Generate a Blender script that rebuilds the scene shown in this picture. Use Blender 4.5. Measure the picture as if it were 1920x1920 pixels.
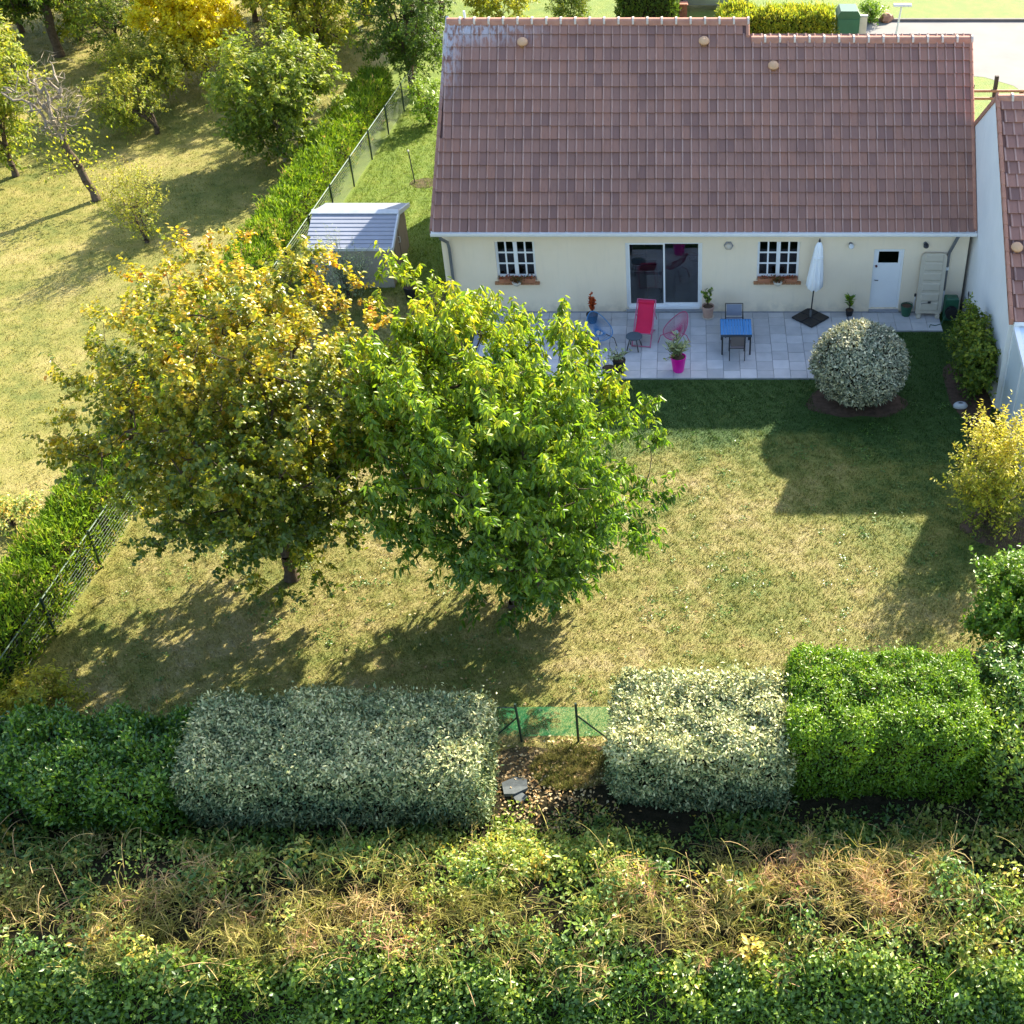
import bpy, math, random
import numpy as np
from mathutils import Vector, Matrix

for o in list(bpy.data.objects):
    bpy.data.objects.remove(o)
scene = bpy.context.scene
COL = scene.collection
R = math.radians

# ------------------------------------------------------------------ camera
FPX, PITCH, CX, CY, CAMH = 2450.0, R(39.2), 1285.0, 960.0, 21.6
CAMY = -CAMH / math.tan(PITCH + math.atan((585 - CY) / FPX))
cam_data = bpy.data.cameras.new('camera')
cam = bpy.data.objects.new('camera', cam_data)
COL.objects.link(cam)
cam.location = (0, CAMY, CAMH)
cam.rotation_euler = (R(90) - PITCH, 0, 0)
cam_data.sensor_width = 36
cam_data.lens = 36 * FPX / 1920
cam_data.shift_x = -(CX - 960) / 1920
cam_data.shift_y = 0
cam_data.clip_end = 2000
scene.camera = cam

# ------------------------------------------------------------------ light
SUN = Vector((0.92, 1.41, 1.0)).normalized()          # towards the sun
world = bpy.data.worlds.new('World')
scene.world = world
world.use_nodes = True
wn = world.node_tree.nodes
wl = world.node_tree.links
wn.clear()
wo = wn.new('ShaderNodeOutputWorld')
wb = wn.new('ShaderNodeBackground')
ws = wn.new('ShaderNodeTexSky')
ws.sky_type = 'NISHITA'
ws.sun_disc = False
ws.sun_elevation = math.asin(SUN.z)
ws.sun_rotation = math.atan2(SUN.x, SUN.y)
ws.air_density = 1.0
ws.dust_density = 1.2
wb.inputs['Strength'].default_value = 0.125
wl.new(ws.outputs[0], wb.inputs[0])
wl.new(wb.outputs[0], wo.inputs[0])
sd = bpy.data.lights.new('sun', 'SUN')
sd.energy = 5.0
sd.angle = R(0.53)
sd.color = (1.0, 0.92, 0.75)
so = bpy.data.objects.new('sun', sd)
COL.objects.link(so)
so.location = (30, 45, 40)
so.rotation_euler = (-SUN).to_track_quat('-Z', 'Y').to_euler()
scene.view_settings.view_transform = 'Standard'
scene.view_settings.look = 'None'
scene.view_settings.gamma = 1
scene.view_settings.exposure = 1.9
scene.view_settings.use_curve_mapping = False
scene.render.engine = 'CYCLES'

# ------------------------------------------------------------------ pixel -> point
def ray(px, py):
    a = (px - CX) / FPX
    b = -(py - CY) / FPX
    return (a, math.cos(PITCH) + b * math.sin(PITCH), -math.sin(PITCH) + b * math.cos(PITCH))
def G(px, py, z=0.0):
    r = ray(px, py)
    t = (z - CAMH) / r[2]
    return Vector((r[0] * t, CAMY + r[1] * t, z))
def Wp(px, py, y=0.0):
    r = ray(px, py)
    t = (y - CAMY) / r[1]
    return Vector((r[0] * t, y, CAMH + r[2] * t))

# ------------------------------------------------------------------ materials
MATS = {}
def nmat(name):
    m = bpy.data.materials.new(name)
    m.use_nodes = True
    nt = m.node_tree
    p = nt.nodes['Principled BSDF']
    MATS[name] = m
    return m, nt, p
def rgba(c):
    return (c[0], c[1], c[2], 1)
def noise_node(nt, scale, detail=4, rough=0.55, coord='world', vec_scale=None):
    n = nt.nodes.new('ShaderNodeTexNoise')
    n.inputs['Scale'].default_value = scale
    n.inputs['Detail'].default_value = detail
    n.inputs['Roughness'].default_value = rough
    g = nt.nodes.new('ShaderNodeNewGeometry')
    src = g.outputs['Position']
    if vec_scale:
        vm = nt.nodes.new('ShaderNodeVectorMath')
        vm.operation = 'MULTIPLY'
        vm.inputs[1].default_value = vec_scale
        nt.links.new(src, vm.inputs[0])
        src = vm.outputs[0]
    nt.links.new(src, n.inputs['Vector'])
    return n.outputs['Fac']
def ramp(nt, fac, stops):
    r = nt.nodes.new('ShaderNodeValToRGB')
    e = r.color_ramp.elements
    while len(e) < len(stops):
        e.new(0.5)
    for i, (p, c) in enumerate(stops):
        e[i].position = p
        e[i].color = rgba(c)
    nt.links.new(fac, r.inputs[0])
    return r.outputs[0]
def mixc(nt, fac, a, b, mode='MIX'):
    m = nt.nodes.new('ShaderNodeMix')
    m.data_type = 'RGBA'
    m.blend_type = mode
    for sock, v in ((m.inputs[0], fac), (m.inputs[6], a), (m.inputs[7], b)):
        if isinstance(v, (int, float)):
            sock.default_value = v
        elif isinstance(v, tuple):
            sock.default_value = rgba(v)
        else:
            nt.links.new(v, sock)
    return m.outputs[2]
def mathn(nt, op, a, b=0.0, c=None, clamp=False):
    m = nt.nodes.new('ShaderNodeMath')
    m.operation = op
    m.use_clamp = clamp
    for i, v in enumerate((a, b) if c is None else (a, b, c)):
        if isinstance(v, (int, float)):
            m.inputs[i].default_value = v
        else:
            nt.links.new(v, m.inputs[i])
    return m.outputs[0]
def bump(nt, p, fac, strength=0.3, dist=0.02):
    b = nt.nodes.new('ShaderNodeBump')
    b.inputs['Strength'].default_value = strength
    b.inputs['Distance'].default_value = dist
    nt.links.new(fac, b.inputs['Height'])
    nt.links.new(b.outputs[0], p.inputs['Normal'])
def mat(name, col, rough=0.6, col2=None, nscale=3.0, bscale=0, bstr=0.2, metal=0.0, spec=0.5, bdist=0.01):
    m, nt, p = nmat(name)
    p.inputs['Roughness'].default_value = rough
    p.inputs['Metallic'].default_value = metal
    p.inputs['Specular IOR Level'].default_value = spec
    if col2 is None:
        col2 = tuple(c * 0.8 for c in col)
    f = noise_node(nt, nscale, 5, 0.6)
    nt.links.new(ramp(nt, f, [(0.3, col), (0.7, col2)]), p.inputs['Base Color'])
    if bscale:
        bump(nt, p, noise_node(nt, bscale, 3, 0.6), bstr, bdist)
    return m
def leafmat(name, stops, trans=0.42, rough=0.45, spec=0.4, var=0.35, tboost=1.25, gain=1.45):
    """leaf: colour from the leaf's own tint value, light passing through it"""
    m, nt, p = nmat(name)
    a = nt.nodes.new('ShaderNodeAttribute')
    a.attribute_name = 'tint'
    c = ramp(nt, a.outputs['Fac'], [(p_, (min(0.8, k[0] * gain * 1.06), min(0.8, k[1] * gain), min(0.8, k[2] * gain * 0.9))) for p_, k in stops])
    g = nt.nodes.new('ShaderNodeNewGeometry')
    v = mathn(nt, 'MULTIPLY_ADD', g.outputs['Random Per Island'], var, 1.0 - var * 0.5)
    hv = nt.nodes.new('ShaderNodeHueSaturation')
    nt.links.new(v, hv.inputs['Value'])
    nt.links.new(c, hv.inputs['Color'])
    c = hv.outputs[0]
    p.inputs['Roughness'].default_value = rough
    p.inputs['Specular IOR Level'].default_value = spec
    nt.links.new(c, p.inputs['Base Color'])
    t = nt.nodes.new('ShaderNodeBsdfTranslucent')
    tc = mixc(nt, 1.0, c, (tboost, tboost, tboost * 0.6), 'MULTIPLY')
    nt.links.new(tc, t.inputs['Color'])
    ms = nt.nodes.new('ShaderNodeMixShader')
    ms.inputs[0].default_value = trans
    nt.links.new(p.outputs[0], ms.inputs[1])
    nt.links.new(t.outputs[0], ms.inputs[2])
    nt.links.new(ms.outputs[0], nt.nodes['Material Output'].inputs[0])
    return m
def glassmat(name, tint=(0.75, 0.8, 0.82), refl=0.12):
    m, nt, p = nmat(name)
    nt.nodes.remove(p)
    t = nt.nodes.new('ShaderNodeBsdfTransparent')
    t.inputs[0].default_value = rgba(tint)
    g = nt.nodes.new('ShaderNodeBsdfGlossy')
    g.inputs['Roughness'].default_value = 0.02
    lw = nt.nodes.new('ShaderNodeFresnel')
    lw.inputs['IOR'].default_value = 1.5
    f = mathn(nt, 'ADD', lw.outputs[0], refl * 0.5, clamp=True)
    ms = nt.nodes.new('ShaderNodeMixShader')
    nt.links.new(f, ms.inputs[0])
    nt.links.new(t.outputs[0], ms.inputs[1])
    nt.links.new(g.outputs[0], ms.inputs[2])
    nt.links.new(ms.outputs[0], nt.nodes['Material Output'].inputs[0])
    return m

def sep_pos(nt):
    g = nt.nodes.new('ShaderNodeNewGeometry')
    s = nt.nodes.new('ShaderNodeSeparateXYZ')
    nt.links.new(g.outputs['Position'], s.inputs[0])
    return s.outputs
def smooth(nt, v, lo, hi):
    m = nt.nodes.new('ShaderNodeMapRange')
    m.interpolation_type = 'SMOOTHSTEP'
    m.inputs['From Min'].default_value = lo
    m.inputs['From Max'].default_value = hi
    nt.links.new(v, m.inputs['Value'])
    return m.outputs[0]

def turf_colour(nt):
    """lawn colour by place: dried straw patches, greener near the terrace, lush beside the house"""
    x, y, z = sep_pos(nt)[0:3]
    big = noise_node(nt, 0.30, 3, 0.55, vec_scale=(1, 1.25, 0))
    mid = noise_node(nt, 1.5, 4, 0.65, vec_scale=(1, 1, 0))
    fine = noise_node(nt, 14.0, 2, 0.6, vec_scale=(1, 1, 0))
    f = mathn(nt, 'MULTIPLY_ADD', big, 1.0, -0.22)
    f = mathn(nt, 'MULTIPLY_ADD', mid, 0.95, f)
    f = mathn(nt, 'MULTIPLY_ADD', fine, 0.55, f)
    f = mathn(nt, 'ADD', f, -0.47)
    # watered, greener strip by the terrace and in the lee of the houses
    near = mathn(nt, 'MULTIPLY', smooth(nt, y, -8.8, -5.2), smooth(nt, x, -8.5, -5.5))
    f = mathn(nt, 'MULTIPLY_ADD', near, -0.75, f)
    corner = mathn(nt, 'MULTIPLY', smooth(nt, x, 3.0, 6.5), smooth(nt, y, -14.5, -9.0))
    f = mathn(nt, 'MULTIPLY_ADD', corner, -0.32, f)
    dry = ramp(nt, f, [(0.02, (0.05, 0.10, 0.018)), (0.22, (0.105, 0.145, 0.026)), (0.45, (0.20, 0.205, 0.045)),
                       (0.68, (0.305, 0.265, 0.085)), (0.92, (0.40, 0.33, 0.16))])
    # plot beside and behind the house: lush; orchard: straw
    lush = ramp(nt, mathn(nt, 'MULTIPLY_ADD', mid, 0.7, mathn(nt, 'MULTIPLY', fine, 0.4)),
                [(0.25, (0.075, 0.14, 0.012)), (0.55, (0.15, 0.215, 0.018)), (0.85, (0.25, 0.265, 0.04))])
    lm = mathn(nt, 'MULTIPLY', smooth(nt, y, 0.5, 2.5), smooth(nt, x, -14.0, -12.9))
    c = mixc(nt, lm, dry, lush)
    orch = ramp(nt, mathn(nt, 'MULTIPLY_ADD', big, 0.75, mathn(nt, 'MULTIPLY_ADD', mid, 0.65, -0.17)),
                [(0.34, (0.13, 0.155, 0.025)), (0.52, (0.25, 0.235, 0.05)), (0.72, (0.37, 0.305, 0.10))])
    om = mathn(nt, 'SUBTRACT', 1.0, smooth(nt, x, -14.9, -13.6))
    c = mixc(nt, om, c, orch)
    return mixc(nt, 1.0, c, (0.86, 0.85, 0.86), 'MULTIPLY')
def turf(name, blades):
    m, nt, p = nmat(name)
    c = turf_colour(nt)
    p.inputs['Roughness'].default_value = 0.75
    p.inputs['Specular IOR Level'].default_value = 0.25
    if blades:
        g = nt.nodes.new('ShaderNodeNewGeometry')
        v = mathn(nt, 'MULTIPLY_ADD', g.outputs['Random Per Island'], 1.45, 0.45)
        hv = nt.nodes.new('ShaderNodeHueSaturation')
        nt.links.new(v, hv.inputs['Value'])
        nt.links.new(c, hv.inputs['Color'])
        nt.links.new(hv.outputs[0], p.inputs['Base Color'])
        t = nt.nodes.new('ShaderNodeBsdfTranslucent')
        nt.links.new(hv.outputs[0], t.inputs[0])
        ms = nt.nodes.new('ShaderNodeMixShader')
        ms.inputs[0].default_value = 0.4
        nt.links.new(p.outputs[0], ms.inputs[1])
        nt.links.new(t.outputs[0], ms.inputs[2])
        nt.links.new(ms.outputs[0], nt.nodes['Material Output'].inputs[0])
    else:
        nt.links.new(c, p.inputs['Base Color'])
        bump(nt, p, noise_node(nt, 26, 3, 0.7), 0.8, 0.05)
    return m
turf('lawn', False)
turf('grass', True)

mat('soil', (0.13, 0.085, 0.06), 0.95, (0.07, 0.045, 0.03), 6, 30, 0.8, bdist=0.03, spec=0.1)
mat('litter', (0.14, 0.10, 0.055), 0.95, (0.05, 0.045, 0.025), 5, 18, 0.9, bdist=0.05, spec=0.1)
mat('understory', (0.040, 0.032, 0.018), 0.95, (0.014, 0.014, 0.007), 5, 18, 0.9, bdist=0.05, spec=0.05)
mat('asphalt', (0.235, 0.22, 0.205), 0.9, (0.19, 0.18, 0.17), 0.6, 60, 0.2, spec=0.2)
mat('kerb', (0.16, 0.14, 0.12), 0.9)
mat('render_cream', (0.87, 0.74, 0.565), 0.9, (0.83, 0.70, 0.525), 1.2, 90, 0.25, spec=0.15, bdist=0.006)
mat('render_white', (0.80, 0.79, 0.77), 0.9, (0.72, 0.72, 0.71), 0.9, 90, 0.25, spec=0.15, bdist=0.006)
mat('white_pvc', (0.82, 0.83, 0.84), 0.35, (0.78, 0.79, 0.80), 2)
mat('white_board', (0.80, 0.80, 0.80), 0.5, (0.72, 0.72, 0.73), 4)
mat('zinc', (0.20, 0.21, 0.22), 0.45, (0.14, 0.15, 0.16), 5, metal=0.3)
mat('dark_metal', (0.025, 0.026, 0.03), 0.5)
mat('black_plastic', (0.015, 0.015, 0.017), 0.55)
mat('interior', (0.55, 0.53, 0.52), 0.9)
mat('interior_floor', (0.42, 0.42, 0.43), 0.25, (0.36, 0.36, 0.37), 2)
mat('interior_dark', (0.05, 0.04, 0.04), 0.7)
mat('burgundy', (0.10, 0.01, 0.015), 0.5)
mat('pale_fabric', (0.45, 0.38, 0.38), 0.9)
mat('terracotta', (0.48, 0.20, 0.10), 0.8, (0.38, 0.15, 0.08), 8)
mat('pale_terracotta', (0.50, 0.33, 0.26), 0.85, (0.42, 0.26, 0.2), 8)
mat('brick_sill', (0.42, 0.20, 0.09), 0.85, (0.30, 0.13, 0.06), 10)
mat('cream_pot', (0.65, 0.58, 0.48), 0.7)
mat('magenta', (0.72, 0.005, 0.35), 0.35, (0.66, 0.004, 0.31), 2)
mat('red_fabric', (0.62, 0.006, 0.06), 0.8, (0.55, 0.006, 0.06), 3)
mat('pink_paint', (0.48, 0.12, 0.22), 0.45)
mat('pink_cord', (0.42, 0.05, 0.15), 0.5)
mat('blue_cord', (0.03, 0.19, 0.42), 0.5)
mat('blue_metal', (0.04, 0.07, 0.11), 0.5)
mat('teal_dark', (0.045, 0.075, 0.10), 0.5)
mat('blue_slat', (0.035, 0.21, 0.48), 0.5, (0.03, 0.18, 0.42), 6)
mat('grey_mesh', (0.22, 0.25, 0.33), 0.7)
mat('brown_mesh', (0.17, 0.14, 0.14), 0.7)
mat('canvas', (0.85, 0.86, 0.87), 0.85, (0.80, 0.81, 0.82), 3)
mat('beige_plastic', (0.56, 0.50, 0.40), 0.5, (0.50, 0.44, 0.34), 3)
mat('green_plastic', (0.02, 0.10, 0.055), 0.45, (0.015, 0.08, 0.045), 3)
mat('green_paint', (0.02, 0.11, 0.06), 0.55, (0.015, 0.09, 0.05), 3)
mat('green_wire', (0.02, 0.07, 0.04), 0.5)
mat('pale_green_wire', (0.13, 0.19, 0.13), 0.5)
mat('post_green', (0.012, 0.035, 0.025), 0.5)
mat('shed_wall', (0.42, 0.37, 0.31), 0.7, (0.36, 0.32, 0.27), 3)
mat('shed_roof', (0.27, 0.285, 0.34), 0.4, (0.23, 0.245, 0.295), 1.5, spec=0.6)
mat('shed_trim', (0.62, 0.63, 0.66), 0.4)
mat('shed_brown', (0.27, 0.20, 0.14), 0.75, (0.21, 0.155, 0.11), 4)
mat('shed_dark', (0.10, 0.08, 0.065), 0.7)
mat('bark', (0.13, 0.095, 0.065), 0.95, (0.06, 0.045, 0.032), 9, 25, 0.8, bdist=0.02, spec=0.1)
mat('bark_pale', (0.34, 0.285, 0.215), 0.95, (0.17, 0.14, 0.105), 7, 25, 0.6, spec=0.1)
mat('timber', (0.34, 0.17, 0.10), 0.8, (0.24, 0.12, 0.07), 6)
mat('timber_dark', (0.05, 0.035, 0.03), 0.8)
mat('stone', (0.55, 0.55, 0.56), 0.8, (0.42, 0.42, 0.43), 8)
mat('vent_clay', (0.60, 0.36, 0.20), 0.75, (0.52, 0.30, 0.17), 9)
mat('ridge_clay', (0.44, 0.21, 0.14), 0.8, (0.34, 0.15, 0.10), 5)
mat('ridge_mortar', (0.62, 0.52, 0.44), 0.9)
mat('veranda_panel', (0.60, 0.66, 0.68), 0.4, (0.56, 0.62, 0.64), 1.5)
mat('veranda_roof', (0.70, 0.78, 0.86), 0.3, (0.66, 0.74, 0.82), 2)
mat('car_paint', (0.30, 0.31, 0.33), 0.25, metal=0.5)
mat('rubber', (0.015, 0.015, 0.015), 0.8)
mat('chrome', (0.5, 0.5, 0.5), 0.25, metal=0.9)
mat('brick', (0.36, 0.13, 0.08), 0.85, (0.28, 0.10, 0.06), 12)
mat('lamp_white', (0.7, 0.72, 0.74), 0.4)
mat('lens', (0.35, 0.36, 0.36), 0.15)
mat('dark_stone', (0.10, 0.115, 0.12), 0.85, (0.06, 0.07, 0.075), 9)
mat('cobble', (0.30, 0.31, 0.33), 0.85, (0.22, 0.23, 0.25), 8)
def wall_grime(name):
    nt = MATS[name].node_tree
    p = nt.nodes['Principled BSDF']
    src = p.inputs['Base Color'].links[0].from_socket
    z = sep_pos(nt)[2]
    st = noise_node(nt, 2.2, 5, 0.65, vec_scale=(3.0, 3.0, 0.35))
    c = mixc(nt, mathn(nt, 'MULTIPLY', smooth(nt, st, 0.5, 0.8), 0.16), src, (0.52, 0.47, 0.40))
    sp = mathn(nt, 'MULTIPLY', mathn(nt, 'SUBTRACT', 1.0, smooth(nt, z, 0.05, 0.55)), smooth(nt, noise_node(nt, 3.5, 4, 0.6), 0.35, 0.65))
    c = mixc(nt, mathn(nt, 'MULTIPLY', sp, 0.4), c, (0.40, 0.36, 0.30))
    nt.links.new(c, p.inputs['Base Color'])
wall_grime('render_cream')
wall_grime('render_white')
glassmat('glass')
glassmat('dark_glass', (0.32, 0.35, 0.36), 0.03)

# patio slab: each slab its own grey
def slabmat():
    m, nt, p = nmat('slab')
    oi = nt.nodes.new('ShaderNodeObjectInfo')
    f = noise_node(nt, 2.6, 5, 0.6)
    c = ramp(nt, f, [(0.25, (0.50, 0.49, 0.49)), (0.75, (0.38, 0.38, 0.385))])
    v = mathn(nt, 'MULTIPLY_ADD', oi.outputs['Random'], 0.30, 0.86)
    hv = nt.nodes.new('ShaderNodeHueSaturation')
    nt.links.new(v, hv.inputs['Value'])
    nt.links.new(c, hv.inputs['Color'])
    nt.links.new(hv.outputs[0], p.inputs['Base Color'])
    p.inputs['Roughness'].default_value = 0.7
    bump(nt, p, noise_node(nt, 40, 3, 0.6), 0.2, 0.004)
slabmat()
# roof tile: each tile its own fired shade, with weathering streaks and pale lichen on the windward corner
def tilemat(name, base, dark, warm, lichen):
    m, nt, p = nmat(name)
    oi = nt.nodes.new('ShaderNodeObjectInfo')
    g = nt.nodes.new('ShaderNodeNewGeometry')
    rnd = mathn(nt, 'FRACT', mathn(nt, 'ADD', mathn(nt, 'MULTIPLY', oi.outputs['Random'], 7.31), g.outputs['Random Per Island']))
    c = ramp(nt, rnd, [(0.0, dark), (0.30, base), (0.75, tuple(b * 1.12 for b in base)), (1.0, warm)])
    st = noise_node(nt, 3.2, 4, 0.65, vec_scale=(4.0, 0.9, 0.9))
    c = mixc(nt, mathn(nt, 'MULTIPLY', smooth(nt, st, 0.50, 0.72), 0.55), c, dark)
    big = noise_node(nt, 0.55, 3, 0.5)
    c = mixc(nt, mathn(nt, 'MULTIPLY', smooth(nt, big, 0.48, 0.7), 0.35), c, warm)
    if lichen:
        x, y, z = sep_pos(nt)[0:3]
        a = mathn(nt, 'SUBTRACT', 1.0, smooth(nt, x, -7.4, -6.75))
        b = smooth(nt, z, 5.6, 7.6)
        aa = mathn(nt, 'SUBTRACT', 1.0, smooth(nt, x, -7.2, -3.6))
        bb = smooth(nt, z, 7.05, 7.6)
        msk = mathn(nt, 'MAXIMUM', mathn(nt, 'MULTIPLY', a, b), mathn(nt, 'MULTIPLY', aa, bb))
        sp = noise_node(nt, 5.0, 3, 0.6, vec_scale=(2.2, 0.8, 0.8))
        msk = mathn(nt, 'MULTIPLY', msk, mathn(nt, 'MULTIPLY', smooth(nt, sp, 0.38, 0.58), 0.75))
        c = mixc(nt, msk, c, (0.52, 0.53, 0.58))
    at = nt.nodes.new('ShaderNodeAttribute')
    at.attribute_name = 'tint'
    wear_glint = noise_node(nt, 1.1, 3, 0.6)
    wf_ = mathn(nt, 'MULTIPLY', at.outputs['Fac'], mathn(nt, 'MULTIPLY_ADD', wear_glint, 1.6, -0.42), clamp=True)
    c = mixc(nt, wf_, c, (0.52, 0.36, 0.31))  # rib crests paler: worn edges, plus their sun glint put into the colour
    nt.links.new(c, p.inputs['Base Color'])
    p.inputs['Roughness'].default_value = 0.62
    p.inputs['Specular IOR Level'].default_value = 0.35
    bump(nt, p, noise_node(nt, 35, 3, 0.6), 0.25, 0.006)
tilemat('roof_tile', (0.272, 0.140, 0.104), (0.218, 0.113, 0.090), (0.325, 0.155, 0.106), True)
tilemat('roof_tile_neighbour', (0.26, 0.125, 0.095), (0.15, 0.08, 0.07), (0.34, 0.16, 0.11), False)
# net: open weave
def netmat():
    m, nt, p = nmat('net')
    p.inputs['Base Color'].default_value = (0.02, 0.13, 0.06, 1)
    p.inputs['Roughness'].default_value = 0.6
    t = nt.nodes.new('ShaderNodeBsdfTransparent')
    tl = nt.nodes.new('ShaderNodeBsdfTranslucent')
    tl.inputs[0].default_value = (0.04, 0.26, 0.11, 1)
    a = nt.nodes.new('ShaderNodeMixShader')
    a.inputs[0].default_value = 0.5
    nt.links.new(p.outputs[0], a.inputs[1])
    nt.links.new(tl.outputs[0], a.inputs[2])
    b = nt.nodes.new('ShaderNodeMixShader')
    b.inputs[0].default_value = 0.60
    nt.links.new(a.outputs[0], b.inputs[1])
    nt.links.new(t.outputs[0], b.inputs[2])
    nt.links.new(b.outputs[0], nt.nodes['Material Output'].inputs[0])
netmat()

# foliage
leafmat('leaf_maple', [(0.0, (0.055, 0.095, 0.012)), (0.25, (0.13, 0.165, 0.015)), (0.5, (0.25, 0.24, 0.020)), (0.75, (0.37, 0.28, 0.02)),
                       (0.92, (0.37, 0.20, 0.02)), (1.0, (0.30, 0.11, 0.02))], 0.48, 0.38, 0.6)
leafmat('leaf_cherry', [(0.0, (0.034, 0.090, 0.010)), (0.4, (0.085, 0.165, 0.012)), (0.7, (0.17, 0.235, 0.014)), (0.9, (0.26, 0.27, 0.016)), (1.0, (0.38, 0.30, 0.02))], 0.48, 0.40, 0.5)
leafmat('leaf_orchard', [(0.0, (0.07, 0.12, 0.018)), (0.5, (0.16, 0.205, 0.022)), (1.0, (0.30, 0.28, 0.03))], 0.5, 0.5, 0.35)
leafmat('leaf_dark', [(0.0, (0.03, 0.06, 0.010)), (0.6, (0.07, 0.115, 0.014)), (1.0, (0.18, 0.20, 0.02))], 0.45, 0.5, 0.35, gain=1.75)
leafmat('leaf_gold', [(0.0, (0.40, 0.35, 0.01)), (0.5, (0.58, 0.52, 0.012)), (1.0, (0.64, 0.60, 0.03))], 0.45, 0.5, 0.35, gain=1.15)
leafmat('leaf_forsythia', [(0.0, (0.13, 0.18, 0.02)), (0.5, (0.30, 0.32, 0.03)), (1.0, (0.52, 0.44, 0.04))], 0.42, 0.5, 0.35, gain=1.15)
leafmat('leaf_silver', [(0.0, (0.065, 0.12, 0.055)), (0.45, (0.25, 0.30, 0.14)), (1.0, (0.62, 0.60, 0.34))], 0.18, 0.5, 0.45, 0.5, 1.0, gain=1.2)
leafmat('leaf_ball', [(0.0, (0.07, 0.10, 0.07)), (0.5, (0.26, 0.29, 0.22)), (1.0, (0.58, 0.56, 0.42))], 0.15, 0.6, 0.3, 0.5, 1.0, gain=1.2)
leafmat('leaf_laurel', [(0.0, (0.02, 0.06, 0.012)), (0.5, (0.05, 0.115, 0.014)), (1.0, (0.13, 0.20, 0.015))], 0.32, 0.35, 0.6, gain=1.75)
leafmat('leaf_privet', [(0.0, (0.045, 0.11, 0.010)), (0.5, (0.085, 0.175, 0.010)), (1.0, (0.16, 0.24, 0.015))], 0.35, 0.4, 0.45)
leafmat('leaf_ivy', [(0.0, (0.026, 0.060, 0.012)), (0.5, (0.055, 0.105, 0.015)), (1.0, (0.14, 0.18, 0.02))], 0.30, 0.4, 0.5, gain=2.1)
leafmat('leaf_thuja', [(0.0, (0.05, 0.10, 0.010)), (0.5, (0.105, 0.185, 0.010)), (0.85, (0.19, 0.25, 0.015)), (1.0, (0.34, 0.25, 0.10))], 0.35, 0.6, 0.2, gain=1.45)
leafmat('leaf_bramble', [(0.0, (0.035, 0.08, 0.02)), (0.5, (0.10, 0.155, 0.03)), (0.85, (0.22, 0.24, 0.06)), (1.0, (0.36, 0.25, 0.05))], 0.38, 0.42, 0.5, gain=2.05)
leafmat('dry_stalk', [(0.0, (0.11, 0.12, 0.03)), (0.4, (0.27, 0.26, 0.075)), (0.75, (0.44, 0.34, 0.17)), (1.0, (0.42, 0.24, 0.16))], 0.25, 0.8, 0.15, gain=1.15)
leafmat('leaf_grey', [(0.0, (0.10, 0.14, 0.09)), (0.6, (0.22, 0.27, 0.16)), (1.0, (0.40, 0.42, 0.30))], 0.35, 0.6, 0.3)
leafmat('leaf_flower', [(0.0, (0.04, 0.07, 0.02)), (0.5, (0.25, 0.05, 0.02)), (1.0, (0.45, 0.10, 0.03))], 0.3, 0.6, 0.3)
leafmat('petal_yellow', [(0.0, (0.65, 0.45, 0.02)), (1.0, (0.75, 0.50, 0.02))], 0.3, 0.6, 0.3, gain=1.15)
leafmat('leaf_litter', [(0.0, (0.20, 0.11, 0.04)), (0.5, (0.36, 0.24, 0.10)), (1.0, (0.50, 0.42, 0.26))], 0.15, 0.6, 0.4, gain=1.15)

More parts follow.
